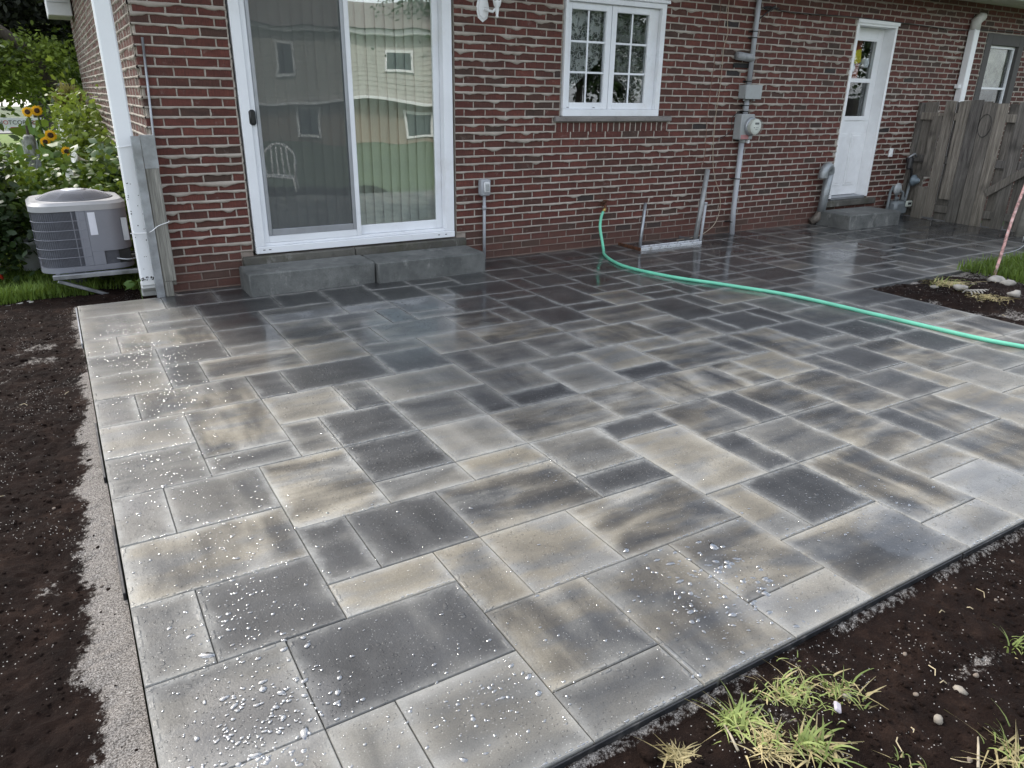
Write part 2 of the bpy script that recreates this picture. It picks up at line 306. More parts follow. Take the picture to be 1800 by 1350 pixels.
M_WOOD = m_wood('weathered_board', (.075, .068, .060), (.29, .27, .245)); M_POST = m_wood('grey_post_wood', (.12, .122, .112), (.28, .28, .265), .12)
M_ACB = simple('condenser_paint', (.22, .23, .265), .45, .1, .05, 4.); M_ACD = simple('condenser_fin', (.10, .105, .125), .55, .4, .15, 20.); M_ACL = simple('condenser_lid', (.36, .365, .38), .4, .1, .06, 4.)
M_DARK = simple('dark_interior', (.02, .02, .02), .9); M_BLIND = simple('vertical_blind_vinyl', (.86, .86, .78), .6, 0, .05, 3.)
M_ROOFS = simple('roof_shingle', (.08, .07, .065), .9, 0, .3, 20.); M_SOFF = simple('soffit_panel', (.62, .60, .56), .6, 0, .06)
U = .18; YW = 4.95; XC = .646
# ------------------------------------------------------------------ ground
def sheet(name, x0, x1, y0, y1, step, zf, mat, sandf=None, kind='structure', smooth=True):
    nx = max(2, int((x1 - x0) / step) + 1); ny = max(2, int((y1 - y0) / step) + 1); xs = np.linspace(x0, x1, nx); ys = np.linspace(y0, y1, ny)
    X, Y = np.meshgrid(xs, ys); Z = zf(X, Y); v = np.stack([X.ravel(), Y.ravel(), Z.ravel()], 1)
    i = (np.arange(ny - 1)[:, None] * nx + np.arange(nx - 1)[None, :]).ravel(); f = np.stack([i, i + 1, i + nx + 1, i + nx], 1)
    me = bpy.data.meshes.new(name); me.vertices.add(len(v)); me.vertices.foreach_set('co', v.ravel().astype(np.float32)); me.loops.add(f.size); me.polygons.add(len(f))
    me.polygons.foreach_set('loop_start', np.arange(0, f.size, 4, dtype=np.int32)); me.loops.foreach_set('vertex_index', f.ravel().astype(np.int32)); me.update(calc_edges=True)
    if smooth: me.polygons.foreach_set('use_smooth', [True] * len(f))
    if sandf is not None:
        a = me.attributes.new('sand', 'FLOAT', 'POINT'); a.data.foreach_set('value', np.clip(sandf(X, Y), 0, 1).ravel().astype(np.float32))
    me.materials.append(mat); o = link(bpy.data.objects.new(name, me)); o['kind'] = kind; return o
def soilz(X, Y, base=-.055, a=.05):
    r = np.abs(fbm(X, Y, 14, 4, 5) - .5); return base + a * (fbm(X, Y, 2.2, 3, 3) - .5) + .035 * (fbm(X, Y, 9, 4, 9, .6) - .5) + .020 * (.5 - r) + .012 * (vnoise(X * 55, Y * 55, 4) - .5)
def left_z(X, Y):
    d = -X; z = soilz(X, Y); k = np.clip(d / .10, 0, 1); z = z * k + (-.034 + .008 * (vnoise(X * 60, Y * 60, 8) - .5)) * (1 - k)
    z = z + .05 * np.clip((d - .12) / .4, 0, 1) * np.clip(1.8 - np.abs(Y - 2.2), 0, 1.2) / 1.2; return np.where(X > 0, -.16, z)
def left_sand(X, Y):
    wd = .015 + .125 * np.clip(1 - (Y - .4) / 3.3, 0, 1) + .10 * (fbm(X * 0 + 3, Y, 1.6, 3, 21) - .42); wd = wd * np.where((Y > 3.45) & (Y < 3.95), .15, 1)
    s = np.clip((wd + X + .10 * (fbm(X, Y, 9, 4, 61) - .5)) / .10 + .5, 0, 1) * .86; sp = np.clip((fbm(X, Y, 2.2, 4, 31) - .62) * 5, 0, .5) * (X < -.1); return np.maximum(s, sp)
sheet('dirt_bed', -1.35, -.004, -.45, 5.0, .0125, left_z, M_SOIL, left_sand)
def back_z(X, Y): return soilz(X, Y, -.065, .05) - .07 * np.clip((X - .2) / .3, 0, 1)
sheet('dirt_bed', -1.35, .64, 4.99, 5.75, .02, back_z, M_SOIL, lambda X, Y: np.clip((fbm(X, Y, 2.2, 4, 31) - .60) * 5, 0, .4))
def front_z(X, Y):
    d = -Y; z = soilz(X, Y, -.046, .06) + .045 * np.exp(-((X - 1.30) ** 2 / .09 + (Y + .24) ** 2 / .02)) + .02 * np.clip((X - 1.6) / 1, 0, 1)
    k = np.clip((d - .048) / .05, 0, 1); return z * k + (-.022 + .010 * (fbm(X, Y, 40, 3, 8) - .5) - .014 * np.clip((d - .02) / .02, 0, 1)) * (1 - k)
def front_sand(X, Y):
    d = -Y; a = np.clip((.050 - d) / .02, 0, 1) * np.clip((fbm(X, Y, 5, 3, 44) - .30) * 4, 0, .50); b = np.clip((fbm(X, Y, 2.6, 4, 51) - .56) * 5, 0, .55) * np.clip((1.9 - X) / .8, .25, 1)
    c_ = .52 * np.exp(-(((X - 2.02) / .20) ** 2 + ((Y + .31) / .035) ** 2)); return np.maximum(np.maximum(a, b), c_)
sheet('dirt_bed', .45, 4.6, -1.25, -.007, .0125, front_z, M_SOIL, front_sand)
def notch_z(X, Y): return soilz(X, Y, -.055, .05) + .10 * np.clip(np.minimum(X - 5.62, 2.5 - Y) / .5, 0, 1) * np.exp(-((X - 6.1) ** 2 / .5 + (Y - 1.9) ** 2 / .3)) + .03
sheet('dirt_bed', 5.60, 8.2, -.03, 2.505, .022, notch_z, M_SOIL, lambda X, Y: np.clip((fbm(X, Y, 3, 4, 71) - .52) * 3, 0, .5) + .35 * (Y > 2.44))
lawn = simple('lawn_soil', (.050, .075, .022), .9, 0, .35, 3.)
sheet('ground', -60, 70, -60, 90, 6.5, lambda X, Y: X * 0 - .24, lawn)
# ------------------------------------------------------------------ patio
RECTS = [tuple(int(q) if q.lstrip('-').isdigit() else q for q in r.split(',')) for r in "0,27,3,25,L;0,25,2,22,L;2,25,4,23,G;2,23,4,22,G;0,22,1,20,L;1,22,4,20,K;0,20,2,18,G;2,20,4,18,D;0,18,2,16,T;2,18,3,16,D;0,16,1,14,G;1,16,4,14,K;3,27,5,25,D;5,27,7,25,D;4,25,7,23,D;4,23,6,21,D;4,21,6,19,D;4,19,6,18,L;7,25,9,23,D;6,23,9,21,G;6,21,8,18,K;6,18,8,16,T;3,18,6,16,K;8,21,10,19,G;8,19,9,17,G;9,25,11,22,D;9,22,11,21,G;10,21,11,19,D;9,19,12,17,G;8,17,10,16,G;8,16,10,14,B;7,14,10,12,L;5,16,8,14,D;4,16,5,14,D;6,14,7,12,G;4,14,6,12,T;2,14,4,11,K;2,11,4,10,G;4,12,5,10,G;5,12,7,10,D;5,10,7,8,D;3,10,5,7,K;5,8,7,7,G;1,10,3,8,G;0,14,2,12,T;0,12,2,10,G;0,10,1,8,G;0,8,3,6,K;0,6,1,4,G;1,6,3,4,D;3,7,4,5,D;4,7,6,5,D;3,5,5,4,T;6,7,9,5,K;5,5,6,3,T;6,5,8,3,T;8,5,11,3,K;7,3,9,0,K;5,3,7,1,K;5,1,7,0,G;3,2,5,0,L;2,4,5,2,D;0,4,2,2,G;9,3,11,1,K;9,1,11,0,L;11,4,12,2,T;11,2,14,0,K;14,1,16,0,L;12,4,14,2,D;14,4,16,1,K;16,3,18,2,T;9,8,11,6,G;9,6,11,5,D;11,8,13,7,D;11,7,13,4,T;13,8,15,6,K;13,6,14,4,D;14,6,16,4,G;15,8,16,6,D;16,8,18,6,K;16,6,18,3,K;18,8,20,5,K;18,5,19,3,B;19,5,21,3,K;20,7,22,5,G;22,7,23,5,T;23,9,25,6,K;25,9,27,7,D;21,9,23,7,D;20,9,21,7,G;18,10,20,8,T;17,10,18,8,K;14,10,17,8,K;16,12,19,10,K;19,12,20,10,G;20,12,22,9,K;22,12,24,10,D;22,10,24,9,G;24,11,26,9,D;26,11,27,9,D;24,13,27,11,G;9,12,10,10,D;10,15,11,13,D;11,15,13,13,G;10,13,12,11,G;10,11,12,10,B;9,10,12,8,K;12,10,14,8,K;12,12,14,10,L;12,13,14,12,G;14,13,16,11,T;16,13,18,12,T;14,11,16,10,D;13,15,15,13,G;15,15,18,13,K;18,15,20,12,K;14,19,15,17,G;12,19,14,17,K;12,17,15,15,K;15,20,17,18,D;15,21,17,20,D;15,18,17,16,D;15,16,17,15,G;17,21,19,18,D;17,18,19,17,D;17,17,20,15,K;19,21,20,19,D;19,19,21,17,T;20,20,22,19,D;20,22,22,20,D;20,24,22,22,D;19,25,20,23,D;17,25,19,23,D;18,23,20,21,D;17,23,18,21,D;14,23,17,21,D;13,24,15,23,D;13,23,14,21,G;11,24,13,22,D;11,22,13,20,B;11,20,13,19,G;13,21,15,19,D;15,25,17,23,D;13,25,15,24,G;11,26,13,24,D;17,27,20,25,D;20,25,22,24,D;20,27,22,25,D;22,27,24,25,D;22,25,24,24,D;10,17,12,15,T;22,21,24,19,G;21,19,23,18,D;21,18,23,17,D;20,17,22,14,D;22,17,23,15,D;22,15,24,14,G;23,17,26,15,T;24,15,26,13,G;26,15,27,13,G;20,14,21,12,D;21,14,23,12,D;23,14,24,12,D;23,19,24,17,D;24,21,26,18,D;24,18,26,17,D;26,19,28,18,D;26,18,28,16,G;26,16,28,15,D;27,15,28,13,G;28,14,31,12,D;28,12,29,10,G;29,12,31,10,D;28,10,31,9,L;28,9,29,7,K;29,9,31,7,G;28,17,30,16,D;28,16,30,14,G;30,17,32,14,G;32,16,34,14,D;34,16,36,14,D;28,21,29,19,D;29,22,31,20,D;29,20,31,19,D;28,19,31,17,D;31,21,33,20,D;31,20,33,18,T;31,18,33,17,D;33,21,35,20,D;33,20,35,18,D;3,28,5,27,D;5,28,7,27,D;7,28,9,26,D;9,28,11,26,D;11,28,13,26,D;13,28,16,26,D;16,28,18,27,D;18,28,20,27,D;20,28,22,27,D;22,28,24,27,G;24,28,27,26,D;27,28,30,26,D;30,28,33,26,D;33,28,36,26,D;36,28,38,26,D;38,28,41,26,G;41,28,44,26,G;44,28,46,26,D;46,28,48,26,D;48,28,50,26,D;50,28,52,26,G;52,28,54,26,D;16,27,17,25,D;7,26,9,25,G;9,26,11,25,D;13,26,15,25,D;15,26,16,25,D;24,26,26,24,D;26,26,29,24,G;29,26,31,24,G;31,26,34,24,D;34,26,36,23,D;36,26,38,23,G;38,26,40,24,G;40,26,42,24,D;42,26,45,24,G;45,26,47,24,D;47,26,49,24,D;49,26,51,24,G;51,26,53,24,G;53,26,54,24,D;22,24,24,22,D;24,24,27,22,G;27,24,30,22,D;30,24,33,22,D;33,24,34,22,D;38,24,40,22,G;40,24,42,22,G;42,24,44,22,D;44,24,46,22,D;46,24,48,22,D;48,24,50,22,G;50,24,52,22,G;52,24,54,22,D;34,23,37,21,G;37,23,38,21,G;22,22,24,21,D;24,22,26,21,D;26,22,28,20,D;28,22,29,21,D;31,22,33,21,D;33,22,34,21,G;38,22,40,20,G;40,22,42,19,G;42,22,45,20,D;45,22,48,20,D;48,22,51,20,G;51,22,53,20,D;53,22,54,20,D;35,21,37,19,D;37,21,38,19,G;26,20,28,19,D;38,20,40,18,D;42,20,44,18,G;44,20,46,18,G;46,20,48,18,D;48,20,50,18,D;50,20,53,18,G;53,20,54,18,D;35,19,38,17,D;40,19,42,16,D;33,18,35,16,G;38,18,40,15,G;42,18,45,16,D;45,18,47,16,G;47,18,50,16,G;50,18,52,16,D;52,18,54,16,G;32,17,33,16,G;35,17,37,16,D;37,17,38,15,G;36,16,37,14,G;40,16,43,14,G;43,16,45,14,G;45,16,47,14,G;47,16,49,14,D;49,16,51,14,D;51,16,53,14,G;53,16,54,14,D;37,15,39,14,K;39,15,40,14,T;27,13,28,11,G;7,12,9,10,G;27,11,28,9,L;7,10,9,8,L;27,9,28,7,T;7,8,9,7,T;25,7,27,5,G;27,7,29,5,K;29,7,31,4,G;23,6,25,4,L;21,5,23,2,T;25,5,27,2,G;27,5,29,3,G;23,4,25,2,K;29,4,31,2,L;18,3,21,1,K;27,3,29,1,K;0,2,2,0,L;2,2,3,0,G;16,2,18,0,T;21,2,23,0,G;23,2,25,0,T;25,2,27,0,L;29,2,31,0,G;18,1,20,0,L;20,1,21,0,G;27,1,29,0,G".split(';')]  # far filler slabs mostly dark: the bricks' reflection put into their tone
patio = MB().box(.012, 31 * U - .012, .012, 14 * U - .012, -.11, -.012).box(.012, 54 * U + .4, 14 * U - .012, 27 * U - .012, -.11, -.0121).box(3 * U + .012, 54 * U + .4, 27 * U - .012, YW + .05, -.11, -.0122).build('patio', M_JOINT, kind='structure')
TONE = {'D': (.18, .10, .30), 'B': (.24, .0, .30), 'G': (.42, .25, .34), 'L': (.66, .40, .26), 'T': (.62, .85, .24), 'K': (.46, .80, .62)}
def paver_mesh(w_, d_, seed):
    hx, hy, g, b, t = w_ / 2, d_ / 2, .0014, .0026, .055; rr = random.Random(seed); v = []
    def ring(ix, z):
        n = len(v)
        for sx, sy in ((-1, -1), (1, -1), (1, 1), (-1, 1)): v.append((sx * (hx - g - ix), sy * (hy - g - ix), z))
        return n
    r0 = ring(.001, -t); r1 = ring(0, -b); r2 = ring(b, 0); f = [(r2, r2 + 1, r2 + 2, r2 + 3)]
    for a, c in ((r0, r1), (r1, r2)): f += [(a + k, a + (k + 1) % 4, c + (k + 1) % 4, c + k) for k in range(4)]
    me = bpy.data.meshes.new('paver'); me.from_pydata(v, [], f); me.materials.append(M_PAV)
    a = me.attributes.new('dims', 'FLOAT_VECTOR', 'POINT'); a.data.foreach_set('vector', [hx, hy, 0] * len(v)); return me
PM = {}; prr = random.Random(5); order = sorted(RECTS, key=lambda r: math.hypot((r[0] + r[2]) / 2 * U, (r[1] + r[3]) / 2 * U + 1))
rest = []
for i, (x0, yt, x1, yb, tn) in enumerate(order):
    X0, X1, Y0, Y1 = x0 * U, x1 * U, yb * U, min(yt * U, YW + .012); key = (x1 - x0, round(Y1 - Y0, 3))
    if key not in PM: PM[key] = paver_mesh(X1 - X0, Y1 - Y0, i)
    c = TONE[tn]; col = (min(1, max(0, c[0] + prr.uniform(-.07, .07))), c[1] * prr.uniform(.6, 1.15), c[2] * prr.uniform(.7, 1.3), 1.0 if prr.random() < .35 else 0.)
    loc = ((X0 + X1) / 2, (Y0 + Y1) / 2, prr.uniform(-.0008, .0008)); rot = (prr.uniform(-.0022, .0022), prr.uniform(-.0022, .0022), prr.uniform(-.001, .001))
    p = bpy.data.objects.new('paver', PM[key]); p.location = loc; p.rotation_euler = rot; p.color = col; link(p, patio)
    if i >= 300: rest.append(p)
if rest:                                        # the farthest ones, past three hundred, joined
    vv, ff, n, dm = [], [], 0, []
    for p in rest:
        Mx = Matrix.Translation(p.location) @ p.rotation_euler.to_matrix().to_4x4()
        for q in p.data.vertices: vv.append(tuple(Mx @ q.co))
        for q in p.data.polygons: ff.append(tuple(n + k for k in q.vertices))
        n += len(p.data.vertices); bpy.data.objects.remove(p)
    me = bpy.data.meshes.new('far_pavers'); me.from_pydata(vv, [], ff); me.materials.append(M_PAV); a = me.attributes.new('dims', 'FLOAT_VECTOR', 'POINT'); a.data.foreach_set('vector', [50., 50., 0] * len(vv))
    o_ = link(bpy.data.objects.new('far_pavers', me), patio); o_['kind'] = 'stuff'; o_.color = (.22, .1, .3, 0)
# edge restraint: L-shaped black plastic strips
def edging(x0, x1, y0, out, name='edge_strip'):
    mb = MB(); mb.bbox(x0, x1, y0 - .006, y0 - .001, -.075, -.006, .001); mb
    return mb
for a_, b_ in ((.50, 1.30), (1.315, 1.86), (1.87, 2.46), (2.47, 3.30), (3.31, 5.56)):
    tag(edging(a_, b_, 0, 0).build('edge_strip', M_EDGE), {.50: 'black plastic edging strip at the near corner of the patio beside the grass tufts', 1.315: 'short black edging strip right of the nearest one along the lower patio edge', 1.87: 'middle black edging strip along the lower right patio edge', 2.47: 'black edging strip at the right border of the photo below the glossy pavers', 3.31: 'farthest black edging strip of the lower patio edge, mostly past the frame'}[a_], 'edging', 'edging strips along the patio')
tag(MB().bbox(31 * U + .004, 9.6, 14 * U - .008, 14 * U - .002, -.08, -.008, .001).bbox(31 * U + .02, 9.6, 14 * U - .05, 14 * U - .0085, -.062, -.056, .001).build('edge_strip', M_EDGE), 'long black edging strip between far paving and the dirt corner with grass', 'edging', 'edging strips along the patio')
lm = simple('grey_edging', (.33, .34, .36), .35, .2, .15, 20.)
for k, (a_, b_, lb) in enumerate(((3.93, 4.83, 'thin pale edging rail along the far left paving border below the condenser'), (2.02, 2.62, 'thin dark edging rail in the sand beside the middle left pavers'), (1.18, 1.62, 'thin dark edging rail in the sand nearest the camera at left'))):
    tag(MB().bbox(-.013, -.004, a_, b_, -.05, -.008 if k else -.004, .002).build('edge_strip', M_EDGE if k else lm), lb, 'edging', 'edging strips along the patio')
# ------------------------------------------------------------------ the house
house = empty('brick_house', (0, 0, 0)); tag(house, 'red brick bungalow with white sliding door, white back door and squeezed pale mortar joints', 'house')
P_, Z0 = .0657, 1.052; BL, JT = .2065, .0112
OPEN = [(1.262, 3.052, .222, 2.31), (4.138, 5.322, 1.205, 2.262), (8.235, 9.005, .262, 2.295), (10.98, 11.96, .9, 2.30)]
SILLS = [(1.172, 3.13, .145, .2225), (4.072, 5.50, 1.2045, 1.2565), (8.13, 9.16, .182, .2625)]
SOLD = (4.095, 5.475, 1.1145, 1.2045)
XE = 13.2; ZT = 2.66
zk0 = int(math.floor((-.22 - Z0) / P_)); zk1 = int(math.ceil((ZT - Z0) / P_))
def clip(iv, blocks):
    out = [iv]
    for a, b in blocks: out = [q for s, e in out for q in ((s, min(e, a)), (max(s, b), e)) if q[1] - q[0] > 1e-6]
    return out
def holes(z0, z1): return [(a, b) for a, b, c, d in OPEN + SILLS + [SOLD] if c < z1 - .022 and d > z0 + .022]
brr = random.Random(3)
def tint(): 
    q = brr.random(); return (0.03 + brr.random() * .08 if q < .02 else .13 + brr.random() * .16 if q < .15 else .3 + brr.random() * .7, brr.random(), brr.random(), 1.)
def brick_vf(l, d, h, rr):
    """box brick with chamfered front arrises; front face at y=0, depth +y, centred in x, from z=0"""
    j = lambda a=.0012: rr.uniform(-a, a); b = .0025; v = []
    for ix, y in ((0, d), (0, b), (b, 0)):
        for sx, sz in ((-1, 0), (1, 0), (1, 1), (-1, 1)): v.append((sx * (l / 2 - ix) + j(), y + (j(.0009) if y < d else 0), (h - ix if sz else ix) + j()))
    f = [(8, 9, 10, 11), (3, 2, 1, 0)]
    for a, c in ((0, 4), (4, 8)): f += [(a + k, a + (k + 1) % 4, c + (k + 1) % 4, c + k) for k in range(4)]
    return v, f
def brick_mesh(vv, ff, tints, name):
    me = bpy.data.meshes.new(name); me.from_pydata(vv, [], ff); a = me.attributes.new('tint', 'FLOAT_COLOR', 'POINT'); a.data.foreach_set('color', np.array(tints, np.float32).ravel()); me.materials.append(M_BRICK); return me
BH = P_ - JT
LIB = [(lambda vf, t: brick_mesh(vf[0], vf[1], [t] * 12, 'brick'))(brick_vf(BL - JT, .09, BH, brr), tint()) for _ in range(44)]
rear = MB(); side = MB()
# mortar backing, cut round the openings and butted piece to piece
xs = sorted({XC + .009, XE} | {q for a, b, c, d in OPEN for q in (a, b)}); zs = sorted({-.3, ZT} | {q for a, b, c, d in OPEN for q in (c, d)})
for a, b in zip(xs[:-1], xs[1:]):
    run = None
    for c, d in zip(zs[:-1], zs[1:]):
        mx_, mz_ = (a + b) / 2, (c + d) / 2; solid = not any(A < mx_ < B and C_ < mz_ < D for A, B, C_, D in OPEN)
        if solid: run = (run[0] if run else c, d)
        elif run: rear.box(a, b, YW + .006, YW + .26, *run); run = None
    if run: rear.box(a, b, YW + .006, YW + .26, *run)
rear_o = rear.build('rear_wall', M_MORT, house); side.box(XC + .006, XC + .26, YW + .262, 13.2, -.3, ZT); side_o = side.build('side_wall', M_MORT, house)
bricks = []; joined = ([], [], []); sjoin = ([], [], [])
def addj(J, l, h, M_, d=.09):
    v, f = brick_vf(l, d, h, brr); n = len(J[0]); J[0].extend(tuple(M_ @ Vector(p)) for p in v); J[1].extend(tuple(n + k for k in q) for q in f); J[2].extend([tint()] * 12)
for k in range(zk0, zk1):
    z = Z0 + k * P_; off = (4.169 if (k % 2) == 1 else 4.065) + brr.uniform(-.006, .006); n0 = int(math.floor((XC - off) / BL)) - 1; x = off + n0 * BL; hl = holes(z, z + P_)
    while x < XE:
        for a, b in clip((max(x, XC), min(x + BL, XE)), hl):
            l = b - a - JT; corner = a <= XC + 1e-6
            if corner: a0 = a; l = b - a - JT / 2
            if l < .03: continue
            xc = (a + b) / 2 if not corner else a + l / 2; bricks.append((xc, z + JT, l))
        x += BL
vis = lambda q: -1 if not (q[0] < 12.6 and q[1] > -.1) else 1
def shown(q):
    p = Vector((q[0], YW, q[1])) - camo.matrix_world.translation; d = p.dot(cf); u = p.dot(cr) / d * 1284.03 + 900; v_ = p.dot(cd) / d * 1284.03 + 675
    return 0 < u < 1800 and 0 < v_ < 1350
bricks.sort(key=lambda q: (0 if shown(q) and q[2] > .12 else 1, math.hypot(q[0] - .04, 5.95)))
wob = lambda x, z: .0030 * (float(vnoise(x * 9, z * 9, 77)) - .5)
for i, (xc, z, l) in enumerate(bricks):
    y = YW + wob(xc, z) + brr.uniform(-.0012, .0012)
    if i < 299:
        o = bpy.data.objects.new('brick', LIB[brr.randrange(len(LIB))]); o.location = (xc, y, z + brr.uniform(-.0012, .0012)); o.scale = (l / (BL - JT), 1, 1); o.rotation_euler = (0, brr.uniform(-.004, .004), brr.uniform(-.006, .006)); link(o, rear_o)
    else: addj(joined, l, BH, T(xc, y, z + brr.uniform(-.0012, .0012), 0, 0, brr.uniform(-.004, .004)))
# soldier bricks below the kitchen window
x = SOLD[0] + .006
while x < SOLD[1] - .03: addj(joined, .058, SOLD[3] - SOLD[2] - .008, T(x + .030, YW, SOLD[2] + .004)); x += .0685
for k in range(zk0, zk1):
    z = Z0 + k * P_ + JT; y = YW + (.095 if k % 2 else .095 + BL / 2)
    y0 = YW + .0945; first = BL / 2 if k % 2 else BL; a = y0
    while a < 13.15:
        l = (first if a == y0 else BL); addj(sjoin, l - JT, BH, Matrix(((0, 1, 0, XC + brr.uniform(-.002, .002)), (-1, 0, 0, a + l / 2), (0, 0, 1, z), (0, 0, 0, 1))) , .09); a += l
jo = link(bpy.data.objects.new('far_bricks', brick_mesh(*joined, 'far_bricks')), rear_o); jo['kind'] = 'stuff'
jo = link(bpy.data.objects.new('side_bricks', brick_mesh(*sjoin, 'side_bricks')), side_o); jo['kind'] = 'stuff'
# mortar squeezed out of the joints, drooping over the brick below
def squeeze(runs, plane, big=1.0):
    V, F = [], []; n = 0
    for (a, b, z, sd_) in runs:
        ns = max(2, int((b - a) / .011)); s = np.linspace(a, b, ns); lo = np.clip((z - .05) / .35, .12, 1); g = fbm(s, s * 0 + z * 31, 9, 3, 13); g2 = fbm(s, s * 0 + z * 17, 26, 3, 19); rg = fbm(s, s * 0 + z * 3, 1.1, 2, 23)
        heavy = np.clip((rg - .30) * 2.0, .25, .85) * big
        drop = np.clip((g - .42), 0, 1) * .085 * heavy * lo + (.0055 * g2 + .0015) * (.3 + .7 * lo) + .009 * np.clip(g2 - .62, 0, 1) * heavy; bul = (.0035 + .020 * np.clip(g2 * .6 + g * .5 - .30, 0, 1) * (.35 + heavy)) * (.35 + .65 * lo)
        up = .0055 + .005 * np.clip(fbm(s, s * 0 + z * 7, 30, 2, 37) - .5, 0, 1) * heavy
        rows = [(.007 + 0 * s, up), (-bul * .45, up - .001), (-bul, .0015 - drop * .3), (-bul * .85, -.004 - drop * .75), (.007 + 0 * s, -.0060 - drop)]
        for y_, dz in rows: V.append(plane(s, y_, z + JT / 2 + dz))
        for r in range(4):
            i = n + r * ns + np.arange(ns - 1); F.append(np.stack([i, i + ns, i + ns + 1, i + 1], 1))
        n += 5 * ns
    return np.concatenate(V), np.concatenate(F)
def heads(items, plane):
    V, F = [], []; n = 0; rr = np.random.default_rng(9)
    for x, z, h in items:
        t = np.linspace(0, 1, 4); wv = .0056 + rr.uniform(-.001, .005, 4); bl = np.abs(rr.normal(.0015, .0028, 4)) * min(1, max(.3, z / .4)); zz = z + t * h; cx = x + rr.uniform(-.002, .002, 4)
        for dx, y_ in ((-1, .007 + 0 * bl), (-.35, -bl), (.35, -bl), (1, .007 + 0 * bl)): V.append(plane(cx + dx * wv, y_, zz))
        for r in range(3):
            i = n + r * 4 + np.arange(3); F.append(np.stack([i, i + 4, i + 5, i + 1], 1))
        n += 16
    return np.concatenate(V), np.concatenate(F)
def npmesh(name, V, F, mat, parent, smooth=True):
    me = bpy.data.meshes.new(name); me.vertices.add(len(V)); me.vertices.foreach_set('co', V.ravel().astype(np.float32)); me.loops.add(F.size); me.polygons.add(len(F)); k = F.shape[1]
    me.polygons.foreach_set('loop_start', np.arange(0, F.size, k, dtype=np.int32)); me.loops.foreach_set('vertex_index', F.ravel().astype(np.int32)); me.update(calc_edges=True); me.polygons.foreach_set('use_smooth', [smooth] * len(F)); me.materials.append(mat)
    return link(bpy.data.objects.new(name, me), parent)
pf = lambda s, y_, z: np.stack([s, YW + y_, z + 0 * s], 1); ps = lambda s, y_, z: np.stack([XC + y_, s, z + 0 * s], 1)
runs = []
for k in range(zk0, zk1 + 1):
    z = Z0 + k * P_
    for a, b in clip((XC, XE), [(q[0], q[1]) for q in OPEN + SILLS + [SOLD] if q[2] < z + .004 and q[3] > z + .006]): runs.append((a, b, z, 0))
V1, F1 = squeeze(runs, pf); hd = [(q[0] + q[2] / 2 + JT / 2, q[1] - .002, BH + .004) for q in bricks if q[0] < XE - .3]; hd += [(SOLD[0] + .002 + .0685 * i, SOLD[2] + .004, .08) for i in range(21)]
V2, F2 = heads(hd, pf); mo = npmesh('mortar_joints', np.concatenate([V1, V2]), np.concatenate([F1, F2 + len(V1)]), M_MORT, rear_o); mo['kind'] = 'stuff'
V1, F1 = squeeze([(YW - .004, 13.15, Z0 + k * P_, 1) for k in range(zk0, zk1 + 1)], ps, 1.2)
hd = []
for k in range(zk0, zk1):
    a = YW + .0945; l = BL / 2 if k % 2 else BL
    hd.append((a, Z0 + k * P_ + .007, BH + .004))
    while a < 13: a += l; l = BL; hd.append((a, Z0 + k * P_ + .007, BH + .004))
V2, F2 = heads(hd, ps); mo = npmesh('mortar_joints', np.concatenate([V1, V2]), np.concatenate([F1, F2 + len(V1)]), M_MORT, side_o); mo['kind'] = 'stuff'
# roof, soffit, fascia
rf = MB(); ye, yr, ze, zr = 4.42, 9.2, 2.74, 4.35
rf.add([(.25, ye, ze), (XE + 1, ye, ze), (XE + 1, yr, zr), (.25, yr, zr), (.25, 13.9, ze), (XE + 1, 13.9, ze), (.25, ye, ze - .02), (XE + 1, ye, ze - .02), (.25, 13.9, ze - .02), (XE + 1, 13.9, ze - .02)], [(0, 1, 2, 3), (3, 2, 5, 4), (6, 8, 9, 7), (0, 3, 4, 8, 6), (1, 7, 9, 5, 2)]); rf.build('roof', M_ROOFS, house)
MB().box(XC - .02, XE + .9, ye + .022, YW + .004, ZT - .035, ZT - .02).build('soffit', M_SOFF, house); MB().bbox(.25, XE + 1, ye, ye + .02, ZT - .055, ze - .022, .002).build('fascia', M_WHITEP, house)
g = MB(); g.bbox(.2, XE + 1, ye - .11, ye - .002, ZT - .02, ZT + .085, .01); g.build('gutter', M_WHITEP, house)
g = MB(); g.bbox(.33, XC - .02, 11.75, 12.5, 2.36, 2.9, .01); ev = g.build('eave_return', simple('eave_white', (.70, .71, .73), .5, 0, .04), house)
for q in (2.52, 2.62): MB().bbox(.35, XC - .06, 11.742, 11.749, q, q + .006, .001).build('panel_groove', M_GREYP, ev)
# rooms behind the glass, dark
rm = MB(); rm.box(XC + .262, XE, 8.4, 8.5, -.3, ZT); rm.box(3.6, 3.7, YW + .262, 8.398, -.3, ZT); rm.box(6.8, 6.9, YW + .262, 8.398, -.3, ZT); rm.box(10.0, 10.1, YW + .262, 8.398, -.3, ZT)
rm.box(XE - .1, XE, YW + .262, 8.398, -.3, ZT); rm.build('inner_wall', simple('inner_wall_paint', (.20, .20, .18), .8), house)
MB().box(XC + .262, XE - .1, YW + .262, 8.398, .14, .16).build('inner_floor', simple('inner_floor', (.14, .10, .07), .5), house); MB().box(XC + .262, XE - .1, YW + .262, 8.398, 2.40, 2.42).build('inner_ceiling', simple('inner_ceiling', (.4, .4, .38), .8), house)
